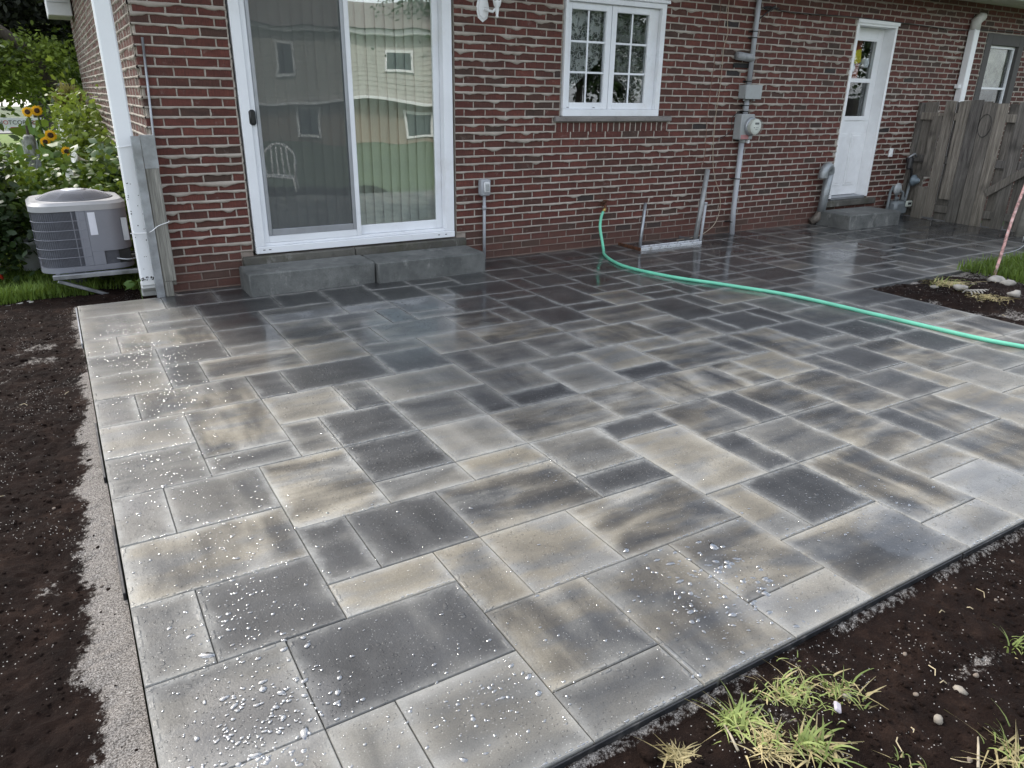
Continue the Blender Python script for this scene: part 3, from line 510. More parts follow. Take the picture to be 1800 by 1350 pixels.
# sills
def sill(x0, x1, y0, y1, z0, z1, mat, name='sill', seam=None):
    o = None
    for a, b in ([(x0, x1)] if seam is None else [(x0, seam - .003), (seam + .003, x1)]): o = auto_smooth(MB().bbox(a, b, y0, y1, z0, z1, .008).build(name, mat, house))
    return o
sill(1.172, 3.13, YW - .05, YW + .255, .150, .2215, M_SILL, 'door_sill', 2.08); sill(4.072, 5.50, YW - .035, YW + .20, 1.208, 1.255, M_WSILL, 'window_sill'); sill(8.13, 9.16, YW - .045, YW + .255, .186, .2615, M_SILL, 'door_sill')
# ------------------------------------------------------------------ sliding door
GLK = m_glass('kitchen_glass', (.93, .95, .95), .9, .1, .75, .0); GL = m_glass('window_glass', (.90, .94, .92), 1., .18); GLM = m_glass('mullion_glass', (.93, .95, .95), .8, 0, .28, .0)
sd_ = MB(); x0, x1, z0, z1, yf = 1.283, 3.028, .235, 2.30, YW - .012
sd_.bbox(x0, x0 + .075, yf, yf + .14, z0 + .055, z1, .004).bbox(x1 - .085, x1, yf, yf + .14, z0 + .055, z1, .004).bbox(x0, x1, yf, yf + .14, z1 + .0005, z1 + .06, .004).bbox(x0, x1, yf - .006, yf + .14, z0, z0 + .0545, .004)
door = sd_.build('sliding_door', M_WHITE, house)
MB().bbox(x0 + .0755, x1 - .0855, yf + .02, yf + .11, z0 + .0555, z0 + .075, .003).build('track', M_WHITE, door)
def sash(parent, a, b, c, d, y, th, wd, mat=M_WHITE, name='sash', bot=None):
    bot = bot or wd; s = MB(); s.bbox(a, a + wd, y, y + th, c, d, .004).bbox(b - wd, b, y, y + th, c, d, .004).bbox(a + wd + .0004, b - wd - .0004, y + .0004, y + th - .0004, d - wd, d, .004).bbox(a + wd + .0004, b - wd - .0004, y + .0004, y + th - .0004, c, c + bot, .004)
    return s.build(name, mat, parent)
sash(door, 1.359, 2.165, .311, 2.30, yf + .022, .035, .040, name='left_sash', bot=.055); sash(door, 2.11, 2.942, .311, 2.30, yf + .072, .035, .055, name='right_sash', bot=.075)
sash(door, 1.400, 2.124, .367, 2.26, yf + .018, .020, .028, M_ALU, 'screen_frame', .05)
MB().bbox(2.1245, 2.160, yf + .0205, yf + .0218, .33, 2.30, .0005).build('cover_strip', M_WHITE, door)
MB().box(1.43, 2.10, yf + .028, yf + .0285, .415, 2.235).build('insect_screen', m_screen(), door); MB().box(1.402, 2.124, yf + .044, yf + .048, .37, 2.258).build('glass_pane', GL, door); MB().box(2.166, 2.886, yf + .088, yf + .092, .387, 2.244).build('glass_pane', GL, door)
h_ = MB().bbox(1.340, 1.390, yf - .014, yf + .0215, 1.195, 1.305, .014); auto_smooth(h_.build('handle', M_BLACK, door))
for q in (1.335, 1.38, 2.86, 2.93): MB().bbox(q, q + .018, yf - .0075, yf - .0055, .262, .268, .0004).build('weep_hole', M_BLACK, door)
bl = empty('vertical_blind', (1.3, YW + .175, .35)); tag(bl, 'pale vertical slat blind hanging closed behind the sliding glass door', 'blind'); brr2 = random.Random(8)
MB().bbox(.05, 1.72, .0, .05, 1.93, 1.97, .003).build('head_rail', M_WHITE, bl)
sm_ = None; 
for i in range(20):
    if sm_ is None: 
        s = MB(); v = []; 
        for k in range(7): u = -.047 + .094 * k / 6; v += [(u, -.008 + .008 * (u / .047) ** 2, 0), (u, -.008 + .008 * (u / .047) ** 2, 1.93)]
        s.add(v, [(2 * k, 2 * k + 2, 2 * k + 3, 2 * k + 1) for k in range(6)]); sm_ = s.mesh('slat', M_BLIND, True)
    o = bpy.data.objects.new('slat', sm_); o.location = (.10 + i * .083, brr2.uniform(.0, .006), 0); o.rotation_euler = (0, 0, R(14 + brr2.uniform(-5, 5))); link(o, bl)
# ------------------------------------------------------------------ kitchen window
x0, x1, z0, z1 = 4.150, 5.318, 1.257, 2.26; s = MB(); y = YW - .03
s.bbox(x0, x1, y, y + .10, z0, z0 + .062, .004).bbox(x0, x0 + .030, y + .0, y + .10, z0 + .0625, z1, .004).bbox(x1 - .055, x1, y, y + .10, z0 + .0625, z1, .004).bbox(x0 - .012, x1 + .03, y - .016, y + .10, z1 + .0005, z1 + .03, .004).bbox(x0, x1, y + .001, y + .10, z1 - .045, z1, .004)
win = s.build('kitchen_window', M_WHITE, house); MB().bbox(x1 - .12, x1 - .0555, y + .045, y + .10, z0 + .0625, z1 - .0455, .003).build('jamb_liner', M_WHITE, win)
for a, b in ((4.181, 4.688), (4.694, 5.197)):
    st_ = sash(win, a, b, z0 + .063, z1 - .046, y + .035, .045, .058, name='casement_sash'); ga, gb, gc, gd = a + .058, b - .058, z0 + .121, z1 - .104
    MB().box(ga, gb, y + .058, y + .062, gc, gd).build('glass_pane', GLK, win)
    mu = MB(); cx_ = (ga + gb) / 2; mu.bbox(cx_ - .009, cx_ + .009, y + .048, y + .0565, gc, gd, .003)
    for k in (1, 2): zz = gc + (gd - gc) * k / 3; mu.bbox(ga, cx_ - .0095, y + .048, y + .0565, zz - .009, zz + .009, .003).bbox(cx_ + .0095, gb, y + .048, y + .0565, zz - .009, zz + .009, .003)
    mu.build('muntin_grid', M_WHITE, win)
for q in (4.215, 4.515): MB().bbox(q, q + .025, y + .0335, y + .0345, z0 + .075, z0 + .080, .0003).build('latch_slot', M_BLACK, win)
def lace():
    t = NT('lace'); P = t.pos(); a = t.vor(t.vm('ADD', P, t.vm('SCALE', t.n('TexNoise', {'Vector': P, 'Scale': 12.}).outputs['Color'], scale=.05)), 34., 'DISTANCE_TO_EDGE'); f = t.math('MAXIMUM', t.rng(a, .03, .10, 1., .18), t.rng(t.noise(P, 16., 3, .5), .48, .56, 0, .9))
    tr = t.n('BsdfTransparent'); t.P(Base_Color=(.62, .62, .60), Roughness=.9); ms = t.n('MixShader', {0: f, 1: tr.outputs[0], 2: t.p.outputs[0]}); t.t.links.new(ms.outputs[0], t.out.inputs[0]); return t.m
LACE = lace()
def curtain(xa, xb, hang, lb):
    n = 36; v = []
    for k in range(n + 1):
        u = k / n; x = xa + (xb - xa) * u; yy = YW + .088 + .010 * math.sin(k * 1.15); zb = hang(u) + .012 * abs(math.sin(k * 1.9)); v += [(x, yy, zb), (x, yy + .004 * math.sin(k), 2.30)]
    o = MB().add(v, [(2 * k, 2 * k + 2, 2 * k + 3, 2 * k + 1) for k in range(n)]).build('lace_curtain', LACE, smooth=True); tag(o, lb, 'curtain', 'lace curtains in the kitchen window')
curtain(4.18, 4.78, lambda u: 1.40 + .46 * u ** 1.1, 'white lace curtain swept up to the right behind the left kitchen window sash'); curtain(4.80, 5.30, lambda u: 1.62 - .3 * u, 'dim lace curtain behind the right kitchen window sash')
# ------------------------------------------------------------------ back door
x0, x1, z0, z1 = 8.235, 9.005, .262, 2.295; yr_ = YW + .13; s = MB()
s.bbox(x0 + .001, x0 + .045, YW - .012, YW + .24, z0 + .022, z1 - .0555, .004).bbox(x1 - .045, x1 - .001, YW - .012, YW + .24, z0 + .022, z1 - .0555, .004).bbox(x0 + .001, x1 - .001, YW - .012, YW + .24, z1 - .055, z1 - .002, .004).bbox(x0 - .01, x1 + .012, YW - .026, YW - .0125, z1 - .03, z1 + .012, .003)
bd = s.build('back_door', M_WHITEP, house); MB().bbox(x0 + .05, x1 - .05, YW - .01, YW + .2, z0 + .002, z0 + .035, .004).build('threshold', M_ALU, bd)
slab = MB(); a, b, c, d = x0 + .046, x1 - .046, z0 + .04, z1 - .058; ga, gb = a + .13, b - .115
slab.bbox(a, b, yr_, yr_ + .04, c, 1.20, .003).bbox(a, ga, yr_ + .0002, yr_ + .04, 1.2005, d, .003).bbox(gb, b, yr_ + .0002, yr_ + .04, 1.2005, d, .003).bbox(ga + .0005, gb - .0005, yr_ + .0004, yr_ + .04, 2.12, d, .003)
slab.bbox(ga - .02, gb + .02, yr_ - .008, yr_ - .0002, 1.635, 1.682, .003).bbox(ga - .025, gb + .025, yr_ - .010, yr_ - .0002, 1.20, 1.252, .003).bbox(ga - .022, ga + .006, yr_ - .009, yr_ - .0002, 1.2525, 2.095, .003).bbox(gb - .006, gb + .022, yr_ - .009, yr_ - .0002, 1.2525, 2.095, .003).bbox(ga - .022, gb + .022, yr_ - .009, yr_ - .0002, 2.0955, 2.13, .003)
sl_ = slab.build('door_slab', M_WHITEP, bd)
for pa, pb in ((a + .09, (a + b) / 2 - .04), ((a + b) / 2 + .04, b - .09)):
    for zz0, zz1 in ((.42, 1.05),): MB().bbox(pa, pb, yr_ - .008, yr_ - .0003, zz0, zz1, .007).bbox(pa + .03, pb - .03, yr_ - .014, yr_ - .0082, zz0 + .03, zz1 - .03, .003).build('raised_panel', M_WHITEP, bd)
MB().box(ga, gb, yr_ + .018, yr_ + .021, 1.253, 1.634).build('glass_pane', GLM, bd); MB().box(ga, gb, yr_ + .004, yr_ + .007, 1.683, 2.094).build('glass_pane', GLM, bd)
MB().lathe([(.02, 0), (.02, .01), (.008, .014), (.008, .035), (.024, .045), (.026, .06), (.015, .07)], (a + .05, yr_ - .001, 1.0), 16, T(0, 0, 0, 0, R(90))).build('handle', M_ALU, bd)
tag(MB().bbox(8.42, 8.735, YW + .235, YW + .30, 1.66, 2.2, .01).bbox(8.42, 8.735, YW + .230, YW + .2345, 1.90, 1.92, .001).build('cabinet', simple('cabinet_red', (.30, .045, .02), .35)), 'rust red cabinet standing inside behind the back door glass', 'cabinet')
tag(MB().bbox(0, .14, 0, .002, 0, .15, .0005, T(8.60, YW + .224, 1.84, 0, 0, R(-12))).build('paper_note', simple('yellow_paper', (.75, .62, .03), .7)), 'small yellow note stuck up behind the back door glass', 'note')
for xx, zz, q in ((8.53, 1.80, 'left'), (8.79, 1.86, 'right')): tag(auto_smooth(MB().lathe([(.01, -.06), (.045, -.05), (.055, 0), (.045, .05), (.01, .06)], (xx, YW + .215, zz), 14).build('lamp_globe', simple('frosted_globe', (.72, .73, .78), .3))), f'round pale globe at the {q} of the yellow note behind the back door glass', 'globe')
# ------------------------------------------------------------------ small window beyond the fence
x0, x1, z0, z1 = 10.99, 11.955, .91, 2.295; s = MB(); gf = simple('grey_frame_paint', (.075, .07, .068), .7, 0, .15)
s.bbox(x0, x0 + .13, YW - .01, YW + .12, z0, z1, .004).bbox(x1 - .13, x1, YW - .01, YW + .12, z0, z1, .004).bbox(x0 + .1304, x1 - .1304, YW - .009, YW + .12, z1 - .14, z1, .004).bbox(x0 + .1304, x1 - .1304, YW - .009, YW + .12, z0, z0 + .1, .004)
wb = s.build('small_window', gf, house); sash(wb, x0 + .131, x1 - .131, z0 + .101, z1 - .141, YW + .035, .03, .035, M_WHITE, 'storm_frame'); MB().bbox(x0 + .168, x1 - .168, YW + .033, YW + .055, 1.60, 1.63, .003).build('meeting_rail', M_WHITE, wb)
MB().box(x0 + .16, x1 - .16, YW + .06, YW + .064, 1.0, 2.13).build('glass_pane', GLM, wb); MB().box(x0 + .14, x1 - .14, YW + .10, YW + .11, 1.62, 2.15).build('blind_cloth', simple('mottled_cloth', (.16, .17, .13), .9, 0, .6, 9.), wb)
# ------------------------------------------------------------------ concrete steps
def cblock(x0, x1, y0, y1, z1, lb, grp, sk=0.):
    o = MB().bbox(x0, x1, y0, y1, -.03, z1, .010).build('concrete_step', M_STEP); auto_smooth(o); o.data.materials[0] = M_STEP
    if sk:
        for q in o.data.vertices: q.co.y += sk * (q.co.x - x0)
    bm = bmesh.new(); bm.from_mesh(o.data); bm.to_mesh(o.data); bm.free(); tag(o, lb, 'step', grp)
cblock(1.125, 2.113, 4.545, 4.885, .168, 'left block of the long low concrete step below the sliding door', 'concrete step blocks'); cblock(2.120, 3.105, 4.50, 4.875, .165, 'right block of the long concrete step, the one ending beside the grey conduit', 'concrete step blocks')
cblock(7.99, 8.95, 4.42, 4.89, .165, 'single concrete block step below the white back door', 'concrete step blocks', -.02)
# ------------------------------------------------------------------ things fixed to the rear wall
b = empty('outdoor_outlet', (3.322, YW - .02, .66)); tag(b, 'small grey weatherproof outlet box on a thin conduit right of the sliding door', 'outlet')
auto_smooth(MB().bbox(-.048, .048, -.052, .02, -.075, .070, .012).build('box', M_PVC, b)); auto_smooth(MB().bbox(-.032, .032, -.072, -.0525, -.045, .050, .008).build('clear_cover', simple('clear_cover', (.62, .63, .64), .15), b)); MB().bbox(-.018, .018, -.078, -.0725, -.03, .03, .003).build('latch', M_GREYP, b)
MB().tube([(0, -.012, -.076), (0, -.012, -.655)], .0145, 12).build('conduit', M_PVC, b, True); MB().tube([(0, -.012, -.165), (0, -.012, -.20)], .019, 12).build('coupling', M_PVC, b, True)
b = empty('wall_lantern', (3.335, YW, 2.10)); tag(b, 'white wall lantern with clear panes, cut off by the top of the photo', 'wall lamp')
pr = [(.001, 0), (.075, 0), (.078, .008), (.062, .016), (.058, .024), (.02, .028)]
o = MB().lathe(pr, (-.015, 0, 0), 8, T(0, 0, 0, 0, R(90)) @ Matrix.Diagonal((.8, 1.35, 1, 1))).build('back_plate', M_WHITEP, b); MB().tube([(-.01, -.02, 0), (0, -.07, -.02), (.03, -.10, -.03), (.055, -.115, 0)], .011, 8).build('arm', M_WHITEP, b, True)
MB().lathe([(.006, -.075), (.014, -.07), (.010, -.055), (.016, -.02), (.016, .0), (.026, .012), (.034, .04), (.036, .05)], (.06, -.118, .0), 16).build('finial', M_WHITEP, b, True)
c_ = MB()
for k in range(6): a = 2 * math.pi * k / 6; c_.tube([(.06 + .034 * math.cos(a), -.118 + .034 * math.sin(a), .05), (.06 + .075 * math.cos(a), -.118 + .075 * math.sin(a), .24)], .005, 6)
c_.lathe([(.09, .24), (.095, .25), (.02, .33), (.001, .34)], (.06, -.118, 0), 6); c_.build('cage', M_WHITEP, b); MB().lathe([(.030, .052), (.068, .238)], (.06, -.118, 0), 6).build('glass_pane', GLM, b)
# faucet and hose
b = empty('faucet', (4.70, YW, .43)); tag(b, 'dark rusty wall faucet with green hose attached', 'faucet')
MB().tube([(0, .01, 0), (0, -.05, 0), (-.02, -.075, -.01), (-.035, -.085, -.035)], [.013, .013, .014, .012], 10).build('spout', M_RUST, b, True); MB().lathe([(.004, 0), (.028, .004), (.03, .012), (.004, .016)], (.0, -.05, .03), 10).build('handle_wheel', M_RUST, b); MB().tube([(0, -.05, 0), (0, -.05, .035)], .006, 8).build('stem', M_RUST, b); MB().lathe([(.03, 0), (.03, .005), (.012, .006)], (0, .0, 0), 14, T(0, 0, 0, 0, R(90))).build('flange', M_RUST, b)
def smooth_path(p, n=8):
    p = [Vector(q) for q in p]; o = []
    for i in range(len(p) - 1):
        a, b_, c, d = p[max(i - 1, 0)], p[i], p[i + 1], p[min(i + 2, len(p) - 1)]
        for k in range(n):
            t = k / n; o.append(.5 * ((2 * b_) + (c - a) * t + (2 * a - 5 * b_ + 4 * c - d) * t * t + (3 * b_ - a - 3 * c + d) * t ** 3))
    o.append(p[-1]); return o
hp = [(4.665, 4.865, .39), (4.622, 4.855, .33), (4.60, 4.84, .22), (4.575, 4.76, .09), (4.52, 4.66, .025), (4.44, 4.54, .013), (4.325, 4.27, .013), (4.28, 4.00, .013), (4.328, 3.694, .013), (4.413, 3.435, .013), (4.545, 3.176, .013), (4.622, 2.995, .013), (4.732, 2.747, .013), (4.80, 2.5, .013), (4.838, 2.254, .013), (4.862, 2.034, .013), (4.888, 1.836, .013), (4.912, 1.64, .013), (4.937, 1.422, .013), (4.974, 1.224, .013), (5.034, 1.049, .013), (5.12, .82, .013), (5.24, .5, .013), (5.38, .15, .013), (5.5, -.2, .0)]
ho = MB().tube(smooth_path(hp), .0142, 14).build('garden_hose', M_HOSE, smooth=True); tag(ho, 'mint green garden hose running from the faucet across the wet pavers', 'hose')
MB().tube([(4.667, 4.866, .395), (4.645, 4.86, .365)], .0175, 12).build('coupling', simple('brass', (.45, .33, .12), .35, .9), ho, True)
# window well frame
b = empty('window_well_frame', (4.92, 4.58, 0)); tag(b, 'low galvanised basement window well frame standing out of the paving', 'window well')
M_ALW = simple('whitened_aluminium', (.62, .64, .67), .3, .5, .12, 20., dirt=(.2, .16, .12, .6))
MB().bbox(.004, .83, -.012, .012, -.005, .028, .003).bbox(.004, .83, .030, .036, -.005, .042, .002).build('front_rail', M_ALW, b); MB().bbox(-.012, .003, -.01, .34, -.02, .03, .003).build('side_rail', M_RUST, b); MB().bbox(.831, .846, .0, .34, -.02, .03, .003).build('side_rail', M_GAL, b)
MB().box(.02, .83, .045, .36, -.0115, -.004).build('well_cover', m_concrete('wet_cover', (.14, .15, .14), (.28, .29, .27), .3), b)
tag(MB().tube([(4.925, 4.60, -.02), (5.045, 4.70, .445)], .0165, 12).build('steel_pipe', M_GAL, smooth=True), 'short thin galvanised pipe standing at the left corner of the window well frame', 'pipe', 'pipes at the window well')
tag(MB().tube([(5.80, 4.72, -.02), (6.06, 4.90, .715)], .0265, 14).build('steel_pipe', simple('dull_grey_pipe', (.30, .31, .31), .5, .4, .15), smooth=True), 'thick dull grey pipe leaning on the bricks behind the window well frame', 'pipe', 'pipes at the window well')
tag(MB().tube([(5.758, 4.60, -.02), (5.86, 4.68, .40)], .0145, 12).tube([(5.857, 4.678, .39), (5.862, 4.682, .41)], .019, 12).build('steel_pipe', M_PVC, smooth=True), 'thin white pipe in front of the thick one at the window well frame', 'pipe', 'pipes at the window well')
# service conduit, junction box, meter, hood
sx = 6.535; cy = YW - .045
b = empty('service_conduit', (sx, cy, 0)); tag(b, 'tall grey electrical service conduit strapped to the brick wall', 'conduit')
MB().tube([(-.03, -.05, -.02), (-.02, -.02, .25), (0, 0, 1.04)], .0285, 14).build('lower_pipe', M_PVC, b, True); MB().tube([(0, 0, 1.275), (.0, 0, 1.43)], .0285, 14).build('middle_pipe', M_PVC, b, True); MB().tube([(.0, 0, 1.575), (.0, 0, 2.66)], .0255, 14).build('upper_pipe', M_PVC, b, True)
for zz in (.13, .60, 1.0, 1.30, 1.36, 1.60, 2.02, 2.08, 2.4): f_ = (zz - 1.04) * .03 if zz < 1.04 else 0; MB().tube([(f_, f_ * .9, zz), (f_, f_ * .9, zz + .010)], .0315, 14).bbox(-.06 + f_, .06 + f_, .030, .036, zz - .002, zz + .012, .002).build('strap', M_BLACK, b)
b = empty('junction_box', (sx + .012, YW - .05, 1.50)); tag(b, 'pale grey junction box above the electricity meter', 'electrical box'); auto_smooth(MB().bbox(-.115, .125, -.055, .045, -.068, .068, .008).build('box', M_GREYP, b)); auto_smooth(MB().bbox(-.118, .128, -.064, -.0555, -.071, .071, .006).build('lid', M_GREYP, b))
for q in (-.07, .0, .075): MB().tube([(q, -.01, -.069), (q, -.01, -.09)], .014, 8).build('cable_gland', M_BLACK if q == .0 else M_GREYP, b, True)
b = empty('electricity_meter', (sx + .0, YW - .05, 1.155)); tag(b, 'round glass electricity meter with white dial on a grey box', 'meter')
auto_smooth(MB().bbox(-.115, .085, -.062, .045, -.135, .125, .008).build('socket_box', M_GREYP, b)); MT = T(.03, -.0625, .0, 0, R(90))
MB().lathe([(.092, 0), (.095, .006), (.095, .022), (.088, .03)], (0, 0, 0), 28, MT).build('collar', M_ALU, b, True); o = MB().lathe([(.086, .0305), (.085, .10), (.078, .112), (.0, .118)], (0, 0, 0), 28, MT).build('glass_cover', GLM, b, True)
MB().lathe([(.080, .031), (.080, .075), (.060, .0805), (.0, .081)], (0, 0, 0), 28, MT).build('dial', simple('meter_dial', (.66, .66, .60), .5, 0, .04), b)
dp = MB()
for (a, c, d, e) in ((-.030, .030, .022, .042),): dp.bbox(.03 + a + .008, .03 + c + .008, -.1448, -.1440, d, e, .0003)
for q in (-.038, -.028, .0, .012, .026): dp.bbox(.03 + q, .03 + q + .008, -.1448, -.1440, -.012, -.006, .0003)
dp.build('dial_print', simple('dial_print', (.05, .05, .05), .6), b)
for (tx, tz, s_) in (('1 8 4 0 2', .026, .013), ('kWh', -.034, .016)):
    cu = bpy.data.curves.new('t', 'FONT'); cu.body = tx; cu.size = s_; cu.align_x = 'CENTER'; cu.extrude = .0003; to = bpy.data.objects.new('t', cu); COL.objects.link(to); dg = bpy.context.evaluated_depsgraph_get()
    me = bpy.data.meshes.new_from_object(to.evaluated_get(dg)); bpy.data.objects.remove(to); me.materials.clear(); me.materials.append(simple('dial_lcd' if tz > 0 else 'dial_print', (.42, .44, .38) if tz > 0 else (.05, .05, .05), .6)); o = bpy.data.objects.new('dial_text', me); o.matrix_local = T(.036, -.1455, tz, 0, R(90)); link(o, b)
MB().bbox(-.10, .02, -.0635, -.0622, -.13, -.085, .0004).build('sticker', simple('pink_sticker', (.42, .20, .20), .6), b)
MB().tube([(.0, 0, -.136), (0, 0, -.17)], .036, 12).build('hub', M_GREYP, b, True); MB().bbox(.05, .075, -.04, -.01, -.175, -.136, .004).build('seal_tag', M_WHITEP, b)
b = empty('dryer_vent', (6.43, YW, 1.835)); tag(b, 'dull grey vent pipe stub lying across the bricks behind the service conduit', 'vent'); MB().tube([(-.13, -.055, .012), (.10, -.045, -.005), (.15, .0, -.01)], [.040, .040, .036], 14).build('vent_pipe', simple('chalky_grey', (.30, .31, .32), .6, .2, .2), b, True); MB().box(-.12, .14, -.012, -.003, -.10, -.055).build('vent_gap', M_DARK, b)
# cables
def cable(name, pts, r, mat, lb): tag(MB().tube(smooth_path(pts, 6), r, 6).build(name, mat, smooth=True), lb, 'cable')
cable('hanging_cable', [(6.128, YW - .02, 2.66), (6.14, YW - .018, 2.2), (6.165, YW - .02, 2.05), (6.13, YW - .02, 1.9), (6.142, YW - .02, 1.6), (6.12, YW - .022, 1.25), (6.14, YW - .02, .9), (6.19, YW - .025, .66), (6.29, YW - .03, .47), (6.33, YW - .035, .30), (6.26, YW - .05, .13), (6.08, YW - .07, .035), (5.9, YW - .10, .012), (5.62, YW - .14, .010)], .0038, simple('beige_cable', (.40, .33, .25), .5), 'thin beige cable hanging down the bricks and looping to the window well')
cable('loose_cable', [(6.02, YW - .018, 2.66), (6.03, YW - .016, 1.9), (6.0, YW - .018, 1.3), (6.03, YW - .016, .9), (6.0, YW - .02, .75)], .0028, simple('brown_cable', (.20, .10, .07), .6), 'very thin brown cable hanging just left of the beige one')
cable('wall_cable', [(6.56, YW - .05, 2.30), (6.72, YW - .03, 2.33), (6.9, YW - .03, 2.30), (7.4, YW - .022, 2.30), (8.2, YW - .035, 2.312), (9.3, YW - .022, 2.30), (10.2, YW - .022, 2.29), (11.2, YW - .022, 2.33), (12.8, YW - .022, 2.34)], .005, M_BLACK, 'black cable stretched along the wall above the back door')
cable('cable_bundle', [(6.56, YW - .05, 2.20), (6.66, YW - .06, 2.27), (6.78, YW - .05, 2.34), (6.72, YW - .05, 2.29), (6.62, YW - .05, 2.31), (6.85, YW - .04, 2.32)], .007, M_BLACK, 'tangle of black cable beside the top of the service conduit')
cable('meter_cable', [(6.42, YW - .06, 1.30), (6.36, YW - .03, 1.24), (6.37, YW - .03, 1.13), (6.30, YW - .02, 1.06), (6.18, YW - .02, 1.02)], .004, M_BLACK, 'short black cable curling left of the electricity meter')
# exhaust elbow left of the back door
b = empty('exhaust_pipe', (8.0, YW - .09, 0)); tag(b, 'grey exhaust pipe with a hooked elbow beside the back door step', 'exhaust pipe'); M_EX = simple('galvanised_duct', (.30, .32, .33), .42, .5, .12, 9.)
MB().tube(smooth_path([(-.12, -.05, .58), (-.115, -.05, .63), (-.08, -.045, .675), (-.02, -.03, .69), (.035, -.015, .66), (.05, -.01, .61)], 5), .055, 16, False).build('hook_elbow', M_EX, b, True); MB().tube([(.05, -.01, .61), (.04, -.0, .35), (.03, .01, .13)], .050, 16).build('duct', M_EX, b, True); MB().tube([(.03, .01, .135), (-.0, .02, .08), (-.08, .05, .03)], [.054, .056, .04], 16).build('lower_elbow', simple('stained_duct', (.16, .14, .12), .6, .3, .3), b, True)
for zz in (.6, .36): MB().tube([(.048 - (.6 - zz) * .03, -.006, zz), (.0475 - (.6 - zz) * .03, -.006, zz + .008)], .0525, 16).build('clamp', M_GAL, b)
MB().tube([(-.117, -.05, .57), (-.118, -.05, .585)], .058, 16).build('rim', M_EX, b)
# gas meter
b = empty('gas_meter', (9.42, YW - .14, 0)); tag(b, 'grey gas meter with regulator and pipes in the corner beside the fence', 'gas meter'); gm = simple('gas_grey', (.16, .18, .19), .5, .1, .15)
auto_smooth(MB().bbox(-.05, .22, -.07, .09, .03, .21, .03).build('meter_body', gm, b)); auto_smooth(MB().bbox(.13, .25, -.10, -.072, .14, .215, .008).build('index_box', simple('index_face', (.42, .45, .40), .5), b)); MB().bbox(.155, .225, -.1025, -.1005, .165, .195, .0004).build('index_print', M_DARK, b)
MB().tube([(-.10, .02, -.02), (-.095, .02, .33)], .018, 10).build('riser_pipe', gm, b, True); MB().lathe([(.02, 0), (.075, .004), (.078, .02), (.05, .03), (.03, .05)], (-.05, -.03, .37), 20, T(0, 0, 0, 0, R(90))).build('regulator', simple('gas_light_grey', (.34, .36, .37), .4, .2), b, True)
MB().tube(smooth_path([(-.095, .02, .32), (-.06, .01, .40), (-.02, .0, .36), (0, 0, .30), (.02, 0, .27), (.02, 0, .21)], 4), .017, 10).build('inlet_pipe', gm, b, True); MB().tube(smooth_path([(.16, 0, .21), (.16, 0, .30), (.13, .02, .33), (.08, .05, .33), (.06, .14, .33)], 4), .017, 10).build('outlet_pipe', gm, b, True); MB().tube([(.02, -.01, .235), (.02, -.01, .265)], .028, 8).tube([(.16, -.01, .225), (.16, -.01, .25)], .028, 8).build('union_nut', gm, b)
MB().bbox(-.14, -.06, -.02, .05, -.02, .10, .008).build('rusty_fitting', M_RUST, b)
b = empty('shutoff_valve', (9.72, YW - .10, 0)); tag(b, 'dark pipe and blue grey regulator against the first fence board', 'valve'); MB().tube([(-.02, 0, -.02), (.0, 0, .20), (.03, 0, .42)], .018, 10).build('riser_pipe', gm, b, True)
MB().lathe([(.03, 0), (.07, .01), (.075, .03), (.05, .05), (.03, .09), (.02, .10)], (.03, -.02, .46), 18, T(0, 0, 0, 0, R(90))).build('regulator', simple('blue_grey', (.14, .18, .21), .45, .2), b, True); MB().tube(smooth_path([(.03, 0, .50), (.0, 0, .60), (-.06, .02, .66), (-.05, .06, .74)], 4), .016, 8).build('upper_pipe', M_BLACK, b, True)
MB().bbox(-.10, -.02, -.03, .03, .60, .76, .02).build('valve_body', simple('dark_valve', (.06, .06, .065), .35, .5, .4, 30.), b); MB().tube([(-.12, .0, .75), (-.04, -.03, .80), (.02, -.02, .76)], .012, 8).build('lever', M_ALU, b, True)
for xx, zz, q in ((9.335, .815, 'left'), (9.985, .84, 'right')): tag(MB().bbox(xx - .035, xx + .035, YW - .022, YW - .001, zz - .055, zz + .05, .004).bbox(xx - .012, xx + .012, YW - .030, YW - .0222, zz - .02, zz + .02, .003).build('wall_tag', M_WHITEP), f'small white plate on the bricks above the gas meter, {q} one of two', 'plate', 'small white plates on the wall')
# white vent pipe beyond the fence
b = empty('wall_downpipe', (10.545, YW - .06, 0)); tag(b, 'white square downpipe on the wall behind the fence', 'downpipe'); MB().bbox(-.055, .055, -.045, .045, .02, 2.31, .008).build('pipe', M_WHITEP, b); MB().tube([(0, 0, 2.30), (.0, -.0, 2.40), (.06, -.02, 2.455), (.10, -.03, 2.46)], [.060, .064, .058, .045], 10).build('top_elbow', simple('chalky_white', (.58, .57, .54), .7, 0, .15), b, True); MB().bbox(-.11, -.0555, -.02, .04, 1.60, 1.65, .004).build('strap', M_WHITEP, b)
